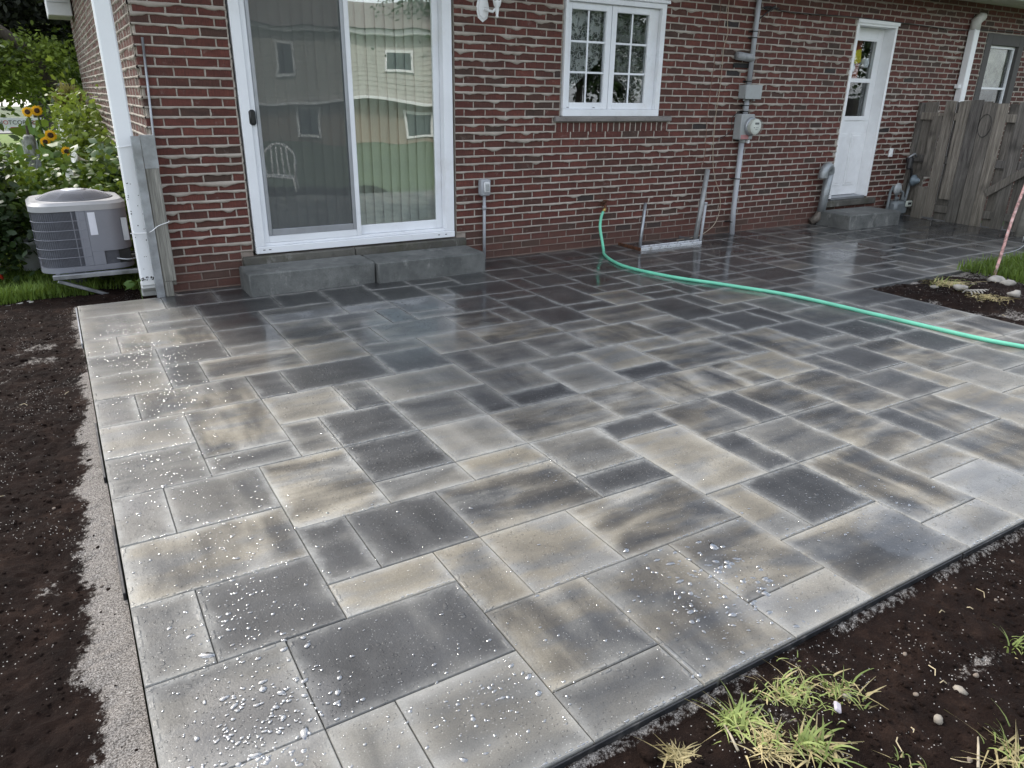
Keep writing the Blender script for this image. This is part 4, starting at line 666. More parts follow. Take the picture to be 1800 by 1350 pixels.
# ------------------------------------------------------------------ left corner: downspout, posts, rod
b = empty('downspout', (.487, YW + .01, 0)); tag(b, 'white rectangular downspout with chipped paint at the left house corner', 'downspout')
MB().bbox(-.052, .058, -.038, .038, .115, 2.70, .010).build('pipe', simple('chipped_white', (.80, .82, .84), .4, 0, .03, 3., dirt=(.10, .09, .08, .0)), b); n_ = MB(); 
for k, (a0, a1) in enumerate(((0, 18), (18, 38), (38, 60))): n_.bbox(-.055, .061, -.041, .041, -.045, .0, .008, T(0, .012 * k * k, .112 - .036 * k, 0, R(-a1)))
n_.build('elbow', simple('elbow_white', (.62, .63, .62), .4, 0, .1, 12., dirt=(.10, .09, .07, .7)), b)
tg = MB(); qr = random.Random(6)
for k in range(26): cx_, cz_ = qr.uniform(-.05, .05), .115 + qr.uniform(-.012, .03); tg.bbox(cx_, cx_ + qr.uniform(.004, .014), -.0405, -.0385, cz_, cz_ + qr.uniform(.003, .009), .0003)
for k in range(22): cx_, cz_ = qr.uniform(-.05, .045), qr.uniform(.2, .85); tg.bbox(cx_, cx_ + qr.uniform(.003, .008), -.0402, -.0385, cz_, cz_ + qr.uniform(.003, .008), .0003)
tg.build('paint_chips', simple('chip_dark', (.05, .045, .04), .8), b, kind='stuff')
tag(MB().bbox(.520, .574, 4.825, 4.829, 0.002, 1.135, .001).bbox(.520, .524, 4.8295, 4.875, 0.002, 1.135, .001).build('steel_angle_post', M_GAL), 'upright galvanised steel angle against the weathered wood post', 'post')
b = empty('wood_post', (.62, 4.875, 0)); tag(b, 'weathered grey wood post with galvanised cap strip beside the house corner', 'post'); MB().bbox(-.040, .046, -.045, .045, .115, 1.0, .004).bbox(-.040, .018, -.0448, .0448, .001, .1148, .004).build('board', M_POST, b); MB().bbox(-.042, .048, -.047, -.0455, .92, 1.14, .0005).bbox(-.042, .048, -.0452, .04, 1.001, 1.14, .002).build('cap', M_GAL, b); MB().bbox(.0185, .045, -.04, .03, .085, .112, .003).build('offcut', M_WOOD, b)
tag(MB().tube([(.700, YW - .02, 1.76), (.672, YW - .025, 1.1), (.655, YW - .03, .36)], .0085, 8).build('thin_rod', M_GAL, smooth=True), 'thin grey metal rod standing against the bricks at the house corner', 'rod')
cable('tie_wire', [(.420, 4.915, .470), (.46, 4.912, .468), (.54, 4.825, .485), (.60, 4.815, .525), (.672, 4.82, .548), (.68, 4.90, .55)], .0028, M_WHITEP, 'white wire tying the downspout to the posts, low')
cable('tie_wire', [(.423, 4.935, 1.06), (.45, 4.918, 1.058), (.545, 4.918, 1.072), (.555, 4.97, 1.075)], .0025, M_WHITEP, 'thin wire round the downspout higher up')
# ------------------------------------------------------------------ air conditioner on a bracket
b = empty('air_conditioner', (.13, 5.80, .125), (0, 0, R(2))); b.scale = (1, 1, .875); tag(b, 'grey outdoor air conditioner condenser with domed fan lid beside the house', 'air conditioner')
def rsq(hw, r, n=8):
    p = []
    for cx_, cy_, a0 in ((hw - r, hw - r, 0), (-hw + r, hw - r, 90), (-hw + r, -hw + r, 180), (hw - r, -hw + r, 270)):
        for k in range(n + 1): a = R(a0 + 90 * k / n); p.append((cx_ + r * math.cos(a), cy_ + r * math.sin(a)))
    return p
def prism(mb, prof, z0, z1, top=True):
    n = len(prof); v = [(x, y, z0) for x, y in prof] + [(x, y, z1) for x, y in prof]; f = [(k, (k + 1) % n, n + (k + 1) % n, n + k) for k in range(n)]
    if top: f += [tuple(range(n))[::-1], tuple(range(n, 2 * n))]
    mb.add(v, f)
H_ = .325; mb = MB(); prism(mb, rsq(H_, .15), -.012, .035); auto_smooth(mb.build('base_pan', M_ACB, b)); mb = MB(); prism(mb, rsq(H_ - .012, .145), .0352, .512); auto_smooth(mb.build('coil', M_ACD, b), 30)
mb = MB(); prism(mb, rsq(H_ + .004, .15), .512, .560, False); pr2 = [rsq(H_ + .004, .15), rsq(H_ - .02, .14)]; n = len(pr2[0]); mb.add([(x, y, .560) for x, y in pr2[0]] + [(x, y, .585) for x, y in pr2[1]], [(k, (k + 1) % n, n + (k + 1) % n, n + k) for k in range(n)] + [tuple(range(n, 2 * n))]); auto_smooth(mb.build('top_cover', M_ACL, b))
# control side panel (front right) and corner post
mb = MB(); prism(mb, [(.03, -H_ - .001), (H_ - .15, -H_ - .001)] + [(H_ - .15 + .151 * math.cos(a), -H_ + .15 + .151 * math.sin(a)) for a in np.radians(np.linspace(-80, 0, 8))] + [(H_ + .001, .10), (H_ - .02, .10), (H_ - .02, -H_ + .16), (H_ - .16, -H_ + .02), (.03, -H_ + .02)], .155, .5115); auto_smooth(mb.build('service_panel', M_ACB, b))
mb = MB(); mb.bbox(.03, .115, -H_ - .001, -H_ + .03, .0355, .1545, .002); mb.build('corner_panel', M_ACB, b); MB().box(.117, H_ - .03, -H_ + .02, -H_ + .10, .036, .152).build('pipe_recess', M_DARK, b)
mb = MB()
for zz in (.118, .196, .274, .352, .430): 
    q = [p for p in rsq(H_ + .001, .15, 10) if p[0] < .03]; 
    pa = [p for p in rsq(H_ + .001, .15, 12) if p[0] <= -.15 + .001 or (p[1] < 0 and p[0] < .03)]
    mb.tube([(.025, -H_ - .001, zz)] + [(x, y, zz) for x, y in reversed([p for p in rsq(H_ + .001, .15, 10) if p[1] < .1 and p[0] < 0])], .0032, 6)
mb.build('guard_rails', M_ACB, b)
mb = MB(); ql = [p for p in rsq(H_ + .0, .15, 16) if p[0] < 0 and p[1] < .1]; path = [(.02, -H_)] + ql[::-1]; acc = 0; last = Vector((*path[0], 0)); dens = []
for p, q in zip(path[:-1], path[1:]):
    L = math.dist(p, q); k = max(1, int(L / .0085))
    for j_ in range(k): t_ = j_ / k; dens.append((p[0] + (q[0] - p[0]) * t_, p[1] + (q[1] - p[1]) * t_))
for x, y in dens: mb.box(x - .0012, x + .0012, y - .0012, y + .0012, .045, .500)
mb.build('louvre_wires', simple('condenser_wire', (.135, .14, .165), .5, .2), b, kind='stuff')
mb = MB()
for t_ in (.12, .24): i = int(len(dens) * t_); mb.bbox(dens[i][0] - .003, dens[i][0] + .003, dens[i][1] - .003, dens[i][1] + .003, .04, .505, .001)
mb.bbox(-.03, .0295, -H_ - .002, -H_ + .01, .036, .511, .002); mb.build('corner_strip', M_ACB, b)
MB().bbox(.045, .095, -H_ - .003, -H_ - .0015, .30, .495, .0004, T(0, 0, 0)).build('white_label', simple('label_white', (.72, .74, .82), .5, 0, .02), b); MB().bbox(H_ - .07, H_ - .03, -H_ + .02, -H_ + .0255, .23, .43, .001, T(.012, -.003, 0)).build('pipe_label', simple('label_dull', (.45, .47, .50), .5), b)
mb = MB(); prof = [(.275, .586), (.27, .592)]
for k in range(9): u = k / 8; prof.append((.262 * (1 - u) + .072 * u, .594 + .055 * math.sin(u * math.pi / 2)))
mb.lathe([(.085, .648), (.088, .655), (.05, .661), (.0, .662)], (0, 0, 0), 28); mb.build('fan_cap', simple('cap_white', (.62, .63, .66), .35, 0, .04), b, True)
mb = MB()
for k in range(14): u = k / 13; rr_, zz = .262 * (1 - u) + .09 * u, .592 + .055 * math.sin(u * math.pi / 2); mb.lathe([(rr_ - .0015, zz), (rr_ + .0015, zz), (rr_ + .0015, zz + .003), (rr_ - .0015, zz + .003)], (0, 0, 0), 40)
for k in range(8): a = 2 * math.pi * k / 8 + .2; mb.tube([((.262 * (1 - u) + .085 * u) * math.cos(a), (.262 * (1 - u) + .085 * u) * math.sin(a), .590 + .056 * math.sin(u * math.pi / 2)) for u in np.linspace(0, 1, 7)], .003, 5)
mb.build('fan_grille', M_ACB, b); MB().lathe([(.262, .5856), (.262, .590), (.20, .606), (.12, .632), (.085, .642)], (0, 0, 0), 32).build('fan_cone', simple('condenser_cone', (.30, .305, .33), .5, .2), b, True)
for x, y in ((.01, -H_ - .004), (.06, -H_ - .004), (-.12, -H_ - .004)): MB().bbox(x, x + .008, y, y + .003, .518 if x > -.1 else .006, .526 if x > -.1 else .014, .001).build('screw', M_ALU, b)
b = empty('wall_bracket', (.1, 5.4, .09)); tag(b, 'galvanised bracket frame carrying the condenser off the side wall', 'bracket')
for yy in (0, .62): MB().bbox(-.22, .545, yy - .022, yy + .022, -.005, .028, .003).build('rail', M_GAL, b); MB().bbox(-.10, .44, -.018 + yy, .018 + yy, -.012, .010, .002, T(-.10, 0, -.055, 0, 0, R(24))).build('brace', M_GAL, b)
MB().bbox(-.20, -.17, .0225, .597, -.004, .022, .002).build('cross_bar', M_GAL, b)
tag(MB().bbox(-.02, .10, 5.72, 5.98, -.16, .02, .01).build('concrete_block', m_concrete('dark_block', (.05, .055, .06), (.12, .125, .13))), 'dark concrete block on the dirt under the condenser bracket', 'block')
# refrigerant pipes
cable('refrigerant_line', [(.30, 5.60, .24), (.42, 5.55, .22), (.55, 5.58, .23), (.66, 5.60, .24)], .011, M_BLACK, 'black insulated pipe from the condenser to the side wall'); cable('copper_line', [(.28, 5.55, .20), (.40, 5.46, .185), (.52, 5.50, .19), (.66, 5.55, .20)], .006, M_ALU, 'thin bare pipe below the black insulated one behind the condenser')
# ------------------------------------------------------------------ fence
fb = empty('board_fence', (9.8, YW, 0)); tag(fb, 'weathered grey board fence running out from the house wall', 'fence'); FZ = 1.44; frr = random.Random(12)
def board(ya, yb, x, z0, z1, lean=0, dark=0):
    e_ = .002 if x < 0 else .022; ya += e_; yb -= e_ if yb > .1 else 0; x += frr.uniform(-.006, .006)
    n = 7; v = []; 
    for k in range(n + 1):
        t_ = k / n; z = z0 + (z1 - z0) * t_; j1, j2 = frr.uniform(-.004, .004), frr.uniform(-.004, .004); sh = lean * (z - z0)
        if k == n: j3, j4 = frr.uniform(-.012, .006), frr.uniform(-.012, .006)
        else: j3 = j4 = 0
        for xx in (x - .009, x + .009): v += [(xx, -ya + j1 + sh, z + j3), (xx, -yb + j2 + sh, z + j4)]
    f = []
    for k in range(n): a = 4 * k; c = a + 4; f += [(a, a + 1, c + 1, c), (a + 2, c + 2, c + 3, a + 3), (a, c, c + 2, a + 2), (a + 1, a + 3, c + 3, c + 1)]
    f += [(0, 2, 3, 1), (4 * n, 4 * n + 1, 4 * n + 3, 4 * n + 2)]
    return MB().add(v, f).build('board', M_WOOD, fb)
for ya, yb, xx, z0, z1 in ((.20, .05, .035, .0, 1.435), (.33, .215, -.03, .52, 1.27), (.34, .19, -.028, -.02, .40), (.475, .35, -.03, .02, 1.447), (.60, .485, .03, .0, 1.44), (.655, .53, -.032, .27, 1.448), (.80, .665, -.03, -.03, 1.458), (.865, .75, .03, .0, 1.44), (.965, .81, -.031, -.03, 1.43), (1.10, .975, -.029, -.03, 1.43), (1.20, 1.11, .03, .0, 1.42), (1.35, 1.215, -.03, -.03, 1.44), (1.50, 1.37, .03, .0, 1.43), (1.62, 1.49, -.03, -.02, 1.44), (1.76, 1.63, .03, 0, 1.44), (1.88, 1.76, -.03, 0, 1.44), (2.02, 1.90, .03, 0, 1.44), (2.16, 2.04, -.03, 0, 1.44), (2.30, 2.18, .03, 0, 1.44)): board(ya, yb, xx, z0, z1)
for zz in (.14, .74, 1.26): MB().bbox(-.018, .018, -2.4, -.03, zz - .045, zz + .045, .004).build('rail', M_WOOD, fb)
MB().bbox(-.062, -.042, -1.62, -1.02, -.045, .045, .004, T(0, 0, 0) @ T(0, -1.32, .58) @ Euler((R(-38), 0, 0)).to_matrix().to_4x4() @ T(0, 1.32, 0)).build('brace', M_WOOD, fb)
MB().bbox(-.045, .045, -.045, -.002, 0, 1.42, .005).build('wall_post', M_WOOD, fb)
wr = [(-.045, -.90 + .075 * math.cos(a), 1.17 + .13 * math.sin(a)) for a in np.linspace(0, 2 * math.pi, 26)]
tag(MB().tube([(9.8 + x, YW + y + .02, z) for x, y, z in wr], .0032, 5).build('wire_loop', M_BLACK, smooth=True), 'thin dark wire loop hanging on the fence boards', 'wire')
tag(MB().tube(smooth_path([(6.845, 2.175, -.03), (7.02, 2.24, .22), (7.25, 2.33, .50), (7.75, 2.50, .98), (8.1, 2.62, 1.3)], 6), [.013] * 25, 8).build('thin_stake', simple('red_white_stake', (.40, .22, .20), .6, 0, .7, 22., dirt=(.6, .58, .55, .9)), smooth=True), 'thin leaning reddish white stake stuck in the soil at the grass edge', 'stake')
tag(MB().tube([(9.45, 3.24, -.02), (9.50, 3.24, .5), (9.52, 3.24, 1.2)], .045, 12).build('round_post', simple('pale_post', (.24, .23, .20), .8, 0, .2), smooth=True), 'pale round post at the right edge in front of the fence', 'post')
cable('stake_line', [(7.0, 2.235, .20), (7.6, 2.35, .19), (8.4, 2.6, .30), (9.4, 3.0, .42)], .003, M_ALU, 'thin pale string from the leaning stake to the right')
# ------------------------------------------------------------------ vegetation
def leaves(name, C, size, mat, parent=None, elong=1.8, droop=.0, var=.5, fold=.25, lvf=None, up=.35):
    """one mesh of folded six-point leaves at the points C"""
    C = np.asarray(C, float); n = len(C); a = nr.uniform(0, 2 * np.pi, n); el = nr.normal(-droop, .55, n); s = size * (1 - var / 2 + var * nr.random(n)) if np.isscalar(size) else size
    d = np.stack([np.cos(a) * np.cos(el), np.sin(a) * np.cos(el), np.sin(el)], 1); rn = nr.normal(size=(n, 3)); rn[:, 2] += up * 3; sd = np.cross(d, rn); sd /= np.linalg.norm(sd, axis=1)[:, None] + 1e-9; nn = np.cross(sd, d)
    L = s[:, None]; W = L / elong * .5
    P = [C, C + d * L * .3 + sd * W * .9 - nn * W * fold, C + d * L * .65 + sd * W * .8 - nn * W * fold, C + d * L - nn * L * .12, C + d * L * .65 - sd * W * .8 - nn * W * fold, C + d * L * .3 - sd * W * .9 - nn * W * fold, C + d * L * .5]
    V = np.stack(P, 1).reshape(-1, 3); b = np.arange(n)[:, None] * 7
    F = np.concatenate([b + np.array(q) for q in ((0, 1, 2, 6), (6, 2, 3, 4), (0, 6, 4, 5))]); o = npmesh(name, V, F, mat, parent, True)
    lv = nr.random(n) if lvf is None else np.clip(lvf + nr.normal(0, .18, n), 0, 1); at = o.data.attributes.new('lv', 'FLOAT', 'POINT'); at.data.foreach_set('value', np.repeat(lv, 7).astype(np.float32)); return o
def clump(c, r, n, ncl=14, tight=.35, shell=.55):
    """points in uneven clumps through an ellipsoid"""
    c = np.array(c); r = np.array(r); k = nr.normal(size=(ncl, 3)); k /= np.linalg.norm(k, axis=1)[:, None]; k *= (shell + (1 - shell) * nr.random((ncl, 1))); w_ = nr.random(ncl) + .35
    i = nr.choice(ncl, n, p=w_ / w_.sum()); off = nr.normal(size=(n, 3)) * tight; return c + (k[i] + off) * r, nr.random(ncl)[i]
def stem(pts, r, mat, parent, name='stem'): return MB().tube(smooth_path(pts, 4), r if hasattr(r, '__len__') else r, 7).build(name, mat, parent, True)
M_L1 = m_leaf('leaf_mid_green', (.035, .075, .012), (.085, .145, .022)); M_L2 = m_leaf('leaf_dark', (.012, .028, .010), (.030, .055, .018), trans=.12); M_L3 = m_leaf('leaf_sunflower', (.035, .085, .018), (.095, .17, .035), .5, .2); M_L4 = m_leaf('leaf_bright', (.022, .045, .008), (.20, .27, .045), .5, .38); M_L5 = m_leaf('leaf_grey_green', (.050, .10, .045), (.13, .19, .095), .45, .2)  # bright leaf range puts sunlit leaves and dark gaps into the colour
M_EV = m_leaf('evergreen_dark', (.006, .009, .006), (.018, .022, .012), .7, .03); M_BARK = m_wood('bark', (.035, .028, .022), (.10, .085, .07), .1); M_STEM = simple('green_stem', (.09, .14, .04), .6, 0, .2, 9.)
def shrub(name, c, r, n, size, mat, lb, cat='shrub', ncl=14, elong=1.8, stems=5, group=None, **k):
    b = empty(name, (c[0], c[1], 0)); tag(b, lb, cat, group); P, lv = clump((0, 0, c[2]), r, n, ncl); leaves('foliage', P, size, mat, b, elong, lvf=lv, **k); s = MB()
    for q in range(stems): a = rng.uniform(0, 6.28); s.tube([(rng.uniform(-.05, .05), rng.uniform(-.05, .05), -.25), (r[0] * .35 * math.cos(a), r[1] * .35 * math.sin(a), c[2] * .6), (r[0] * .6 * math.cos(a), r[1] * .6 * math.sin(a), c[2] + r[2] * .4)], [.014, .010, .004], 6)
    s.build('stem', M_STEM if cat != 'tree' else M_BARK, b, True); return b
shrub('dark_bush', (-.60, 6.6, .52), (.30, .45, .52), 3800, .075, M_L2, 'dark leafy bush at the left edge beside the white bucket', ncl=22); shrub('leafy_bush', (-.98, 8.9, .32), (.42, .6, .40), 3000, .085, M_L1, 'mid green bush at the left edge behind the dark one', ncl=20)
shrub('ground_plants', (.02, 7.0, .42), (.62, .5, .36), 3600, .070, M_L1, 'low green plants crowding behind the air conditioner', ncl=34, elong=1.4); shrub('ground_plants', (.34, 6.55, .16), (.30, .35, .30), 1200, .060, M_L4, 'yellow green weeds between the air conditioner and the brick wall', ncl=16, elong=1.5)
shrub('wall_vine', (.42, 9.5, .75), (.30, .8, .52), 2300, .08, M_L4, 'bright leafy plants climbing low along the brick side wall', ncl=22); shrub('leafy_bush', (-.20, 10.2, .28), (.55, .6, .42), 2600, .08, M_L1, 'green bush behind the sunflowers', ncl=18)
# sunflowers
def flower(parent, p, r, ry, rz, petal=(.80, .47, .01), disc=True):
    Mx = T(*p, rz) @ Euler((0, ry, 0)).to_matrix().to_4x4(); mb = MB(); n = 17
    for ring in range(2):
        for k in range(n):
            a = 2 * math.pi * (k + ring * .5) / n; c_, s_ = math.cos(a), math.sin(a); r0, r1 = r * .42, r * rng.uniform(.9, 1.1); w_ = r * .15; z = -.003 * ring
            mb.add([Mx @ Vector(q) for q in ((r0 * c_, r0 * s_, z), ((r0 + r1) / 2 * c_ - w_ * s_, (r0 + r1) / 2 * s_ + w_ * c_, z + .004), (r1 * c_, r1 * s_, z - .006), ((r0 + r1) / 2 * c_ + w_ * s_, (r0 + r1) / 2 * s_ - w_ * c_, z + .004))], [(0, 1, 2, 3)])
    h = mb.build('flower_head', simple('petal_yellow', petal, .6, 0, .15), parent); MB().lathe([(.0, -.012), (r * .46, -.008), (r * .46, .004), (r * .3, .012), (.0, .008)], (0, 0, 0), 16, Mx).build('flower_disc', simple('seed_disc', (.05, .022, .008), .9, 0, .3, 60.), h)
FY = math.pi / 2
for k, (x, y, z, heads, lb) in enumerate(((.17, 8.0, .84, [(.0, -.05, .0, .050)], 'sunflower with one dark centred head facing the camera, lowest of the sunflowers'), (.03, 8.5, .97, [(.03, 0, .0, .06), (-.03, 0, -.065, .05)], 'sunflower with two yellow heads in the middle of the group'), (-.11, 9.0, 1.19, [(0, 0, 0, .058)], 'tall sunflower at the left top of the group, level with the white banner'), (-.02, 9.1, 1.20, [(0, 0, 0, .058)], 'tall sunflower just right of the leftmost tall one'))):
    b = empty('sunflower', (x, y, 0)); tag(b, lb, 'sunflower', 'sunflowers beside the house'); stem([(0, .05, -.25), (.02, .04, z * .5), (.0, .03, z - .02), (.0, .01, z)], .011, M_STEM, b)
    for hx, hy, hz, r in heads: flower(b, (hx, hy, z + hz), r, R(90 - 12), R(-90) + rng.uniform(-.4, .4))
    P = [(rng.uniform(-.16, .16), rng.uniform(-.10, .14), z * rng.uniform(.25, .95)) for _ in range(26)]; leaves('leaf', P, .17, M_L3, b, 1.35, .35, .6, lvf=np.array([rng.random() for _ in range(26)]))
# datura with white trumpets
b = empty('trumpet_plant', (.40, 7.4, 0)); tag(b, 'grey green plant with white trumpet flowers against the brick side wall', 'flowering plant'); P, lv = clump((0.0, 0, .62), (.24, .34, .32), 520, 16); leaves('foliage', P, .12, M_L5, b, 1.6, .25, lvf=lv)
for q in range(6): stem([(0, 0, -.25), (rng.uniform(-.1, .1), rng.uniform(-.1, .1), .3), (rng.uniform(-.22, .18), rng.uniform(-.2, .2), rng.uniform(.6, .9))], .010, M_STEM, b)
MTW = simple('trumpet_white', (.86, .86, .80), .55, 0, .03)
for x, y, z, ry, rz in ((-.09, -.50, .82, -70, 0), (-.16, -.52, .69, -75, 10), (-.14, -.54, .52, -60, -30)):
    MB().lathe([(.006, 0), (.009, .05), (.016, .085), (.050, .128), (.046, .127), (.004, .06)], (x, y, z), 10, Euler((R(25), R(ry), R(rz))).to_matrix().to_4x4()).build('trumpet_flower', MTW, b, True)
# stump post with netting, pots, bucket, red tool
b = empty('stump_post', (-.13, 7.9, 0)); b.scale = (.62, .62, 1.06); tag(b, 'grey lichen covered stump post wrapped in wire netting', 'post'); MB().lathe([(.10, -.3), (.095, .3), (.088, .80), (.080, .93), (.05, .95), (.01, .93)], (0, 0, 0), 11).build('trunk', simple('lichen_wood', (.22, .23, .20), .9, 0, .5, 16., 1.), b, True); MB().tube([(.0, 0, .90), (.004, 0, 1.03)], [.03, .015], 7).build('snag', M_BARK, b)
mb = MB()
for k in range(-9, 10):
    for s_ in (1, -1): mb.tube([(.104 * math.cos(a := -math.pi / 2 + (k * .16 + s_ * (zz - .3) * 4.5)), .104 * math.sin(a), zz) for zz in np.linspace(.05, .90, 14)], .0018, 3)
mb.build('netting', M_GAL, b, kind='stuff')
b = empty('bucket', (-.27, 6.6, -.05)); b.scale = (.85, .85, .85); tag(b, 'white plastic bucket half hidden in grass left of the condenser', 'bucket'); MB().lathe([(.105, 0), (.13, .26), (.140, .262), (.140, .30), (.128, .30), (.10, .02), (.0, .02)], (0, 0, 0), 26).build('pail', simple('bucket_white', (.62, .64, .66), .4, 0, .06, 5., dirt=(.2, .17, .12, .4)), b, True); MB().tube([(.14 * math.cos(a), .14 * math.sin(a), .26 - .22 * abs(math.sin(a / 1.0)) * 0 - .16 * math.sin(a)) for a in np.linspace(0, math.pi, 13)], .0025, 5).build('handle', M_BLACK, b)
b = empty('red_tool', (-.58, 6.25, -.08)); tag(b, 'red garden tool standing at the left edge beside the bucket', 'garden tool'); rp_ = simple('red_paint', (.50, .035, .018), .4, 0, .15); MB().tube([(-.03, 0, 0), (-.02, 0, .38)], .022, 10).tube([(-.03, -.01, .30), (.06, -.02, .10), (.09, -.02, .04)], .014, 8).build('frame', rp_, b, True); mb = MB()
for k in range(3): mb.tube([(.02 + .042 * math.cos(a), -.03, .07 + .04 * k + .03 * math.sin(a)) for a in np.linspace(0, 6.28, 13)], .007, 6)
mb.build('coil', rp_, b, True)
b = empty('hanging_pot', (.37, 11.2, 1.18)); tag(b, 'black pot of dry grassy plants against the far end of the side wall', 'plant pot'); MB().lathe([(.09, -.24), (.14, -.02), (.145, .0), (.13, .0), (.08, -.22)], (0, 0, 0), 18).build('pot', M_BLACK, b, True); P = [(rng.gauss(0, .04), rng.gauss(0, .04), rng.uniform(0, .1)) for _ in range(260)]; leaves('foliage', P, .24, m_leaf('dry_grass_leaf', (.14, .12, .04), (.30, .25, .10), .7), b, 9., -1.0)
tag(MB().lathe([(.10, -.2), (.13, .10), (.12, .14), (.0, .15)], (.40, 12.2, 1.36), 16).build('dark_pot', M_BLACK, smooth=True), 'dark round pot hanging higher up at the far end of the side wall', 'plant pot')
tag(MB().bbox(-.03, .03, -.03, .03, -.25, 1.02, .004, T(.55, 10.5, 0, 0, R(-3), R(4))).build('wooden_stake', simple('tan_stake', (.30, .22, .10), .8, 0, .2)), 'short tan wooden stake leaning on the brick side wall among plants', 'stake')
# lawn, road, banner, trees farther off
def grass(name, pts, h, mat, w_=.004, lb=None):
    P = np.asarray(pts, float); n = len(P); a = nr.uniform(0, 2 * np.pi, n); hh = h * (.5 + nr.random(n)); ln = nr.uniform(.1, .8, n) * hh; dx, dy = np.cos(a), np.sin(a); sx_, sy_ = -dy * w_, dx * w_
    mid = P + np.stack([dx * ln * .35, dy * ln * .35, hh * .6], 1); tip = P + np.stack([dx * ln, dy * ln, hh * .92], 1); S = np.stack([sx_, sy_, 0 * sx_], 1)
    V = np.stack([P - S, P + S, mid - S * .8, mid + S * .8, tip], 1).reshape(-1, 3); b = np.arange(n)[:, None] * 5; F = np.concatenate([np.concatenate([b + np.array([0, 1, 3]), b + np.array([0, 3, 2]), b + np.array([2, 3, 4])])])
    o = npmesh(name, V, F, mat, None, False); at = o.data.attributes.new('lv', 'FLOAT', 'POINT'); at.data.foreach_set('value', np.repeat(nr.random(n), 5).astype(np.float32)); return o
GR = m_leaf('grass_blade', (.045, .085, .012), (.13, .20, .035), .6, .3); GRD = m_leaf('dry_blade', (.22, .18, .08), (.48, .40, .22), .7, .3); GRL = m_leaf('lime_blade', (.07, .12, .02), (.27, .32, .11), .6, .3)
n_ = 15000; px_, py_ = nr.uniform(-1.3, .62, n_), nr.uniform(5.55, 9.0, n_); tag(grass('grass', np.stack([px_, py_, -.10 + 0 * px_ + .03 * (fbm(px_, py_, 3) - .5)], 1), .085, GR, .0035), kind='stuff')
tag(sheet('ground', -1.5, .64, 5.7, 9.5, .12, lambda X, Y: -.10 + .05 * (fbm(X, Y, 1.6) - .5), lawn), kind='structure')
tag(sheet('path', -.9, -.12, 5.02, 5.42, .03, lambda X, Y: -.066 + .05 * (fbm(X, Y, 7) - .5) - .06 * np.clip((X + .28) / .16, 0, 1), m_concrete('pale_gravel', (.28, .27, .25), (.55, .54, .51), bump=1.)), kind='structure')
n_ = 1500; px_ = nr.uniform(-.9, .15, n_); py_ = 5.42 + .18 * nr.random(n_); tag(grass('grass', np.stack([px_, py_, -.08 + 0 * px_], 1), .11, GR, .004), kind='stuff')
n_ = 11000; px_, py_ = nr.uniform(6.55, 9.4, n_), nr.uniform(1.0, 2.50, n_); k_ = (fbm(px_, py_, 2.5, 3, 5) - .5) * .5 + np.minimum(px_ - 6.6, 9) * .5 > .0; tag(grass('grass', np.stack([px_, py_, .02 + 0 * px_], 1)[k_], .085, GR, .004), kind='stuff')
tag(sheet('ground', 8.15, 13, -2, 2.50, .15, lambda X, Y: -.02 + .04 * (fbm(X, Y, 2) - .5), lawn), kind='structure')
b = empty('trumpet_seedling', (.44, 5.12, -.03)); tag(b, 'young round leafed weed at the foot of the downspout', 'weed'); P = [(rng.uniform(-.08, .04), rng.uniform(-.04, .04), rng.uniform(.04, .13)) for _ in range(13)]; leaves('leaf', P, .075, M_L3, b, 1.15, .1, .4); MB().tube([(0, 0, -.05), (-.01, 0, .12)], .004, 5).build('stem', M_STEM, b)
far_green = simple('mown_lawn', (.14, .21, .045), .9, 0, .2, 2.); tag(sheet('lawn', -14, 8, 13.5, 34, 1.0, lambda X, Y: X * 0 - .20, far_green), kind='structure'); tag(sheet('road', -30, 30, 34, 44, 2.0, lambda X, Y: X * 0 - .17, m_concrete('asphalt_pale', (.20, .20, .20), (.30, .30, .29))), kind='structure')
tag(MB().bbox(.30, .46, 19.8, 20.1, -.2, .76, .03).bbox(.33, .43, 19.78, 19.799, .1, .5, .01).build('utility_box', M_WHITEP), 'small white box standing beyond the sunflowers near the road', 'utility box'); tag(MB().box(.25, 1.6, 23, 26, -.196, -.17).build('driveway_slab', m_concrete('pale_drive', (.42, .40, .37), (.58, .56, .52))), 'pale concrete drive seen beyond the plants by the house corner', 'driveway')
b = empty('banner_board', (-1.05, 20, 0)); tag(b, 'long white advertising banner with dark lettering and red flashes beyond the lawn', 'banner')
bw = simple('banner_white', (.66, .66, .74), .5, 0, .04, 1.); v = []; N_ = 20
for k in range(N_ + 1):
    u = k / N_; x = -.55 + 1.62 * u; zb = .53 - .25 * max(0, (u - .45) / .55) ** 2.0; zt = .80; 
    for yy in (-.02, .02): v += [(x, yy, zb), (x, yy, zt)]
f = []
for k in range(N_): a = 4 * k; f += [(a, a + 4, a + 5, a + 1), (a + 2, a + 3, a + 7, a + 6), (a + 1, a + 5, a + 7, a + 3), (a, a + 2, a + 6, a + 4)]
f += [(0, 1, 3, 2), (4 * N_, 4 * N_ + 2, 4 * N_ + 3, 4 * N_ + 1)]; MB().add(v, f).build('panel', bw, b)
def text(body, size, loc, mat, parent, ex=.002, rot=(R(90), 0, 0), name='lettering'):
    cu = bpy.data.curves.new('t', 'FONT'); cu.body = body; cu.size = size; cu.extrude = ex; cu.space_character = 1.05; to = bpy.data.objects.new('t', cu); COL.objects.link(to); dg = bpy.context.evaluated_depsgraph_get(); me = bpy.data.meshes.new_from_object(to.evaluated_get(dg)); bpy.data.objects.remove(to); me.materials.clear(); me.materials.append(mat)
    o = bpy.data.objects.new(name, me); o.location = loc; o.rotation_euler = rot; return link(o, parent)
dk = simple('letter_dark', (.05, .045, .06), .6); rd = simple('letter_red', (.42, .02, .04), .6)
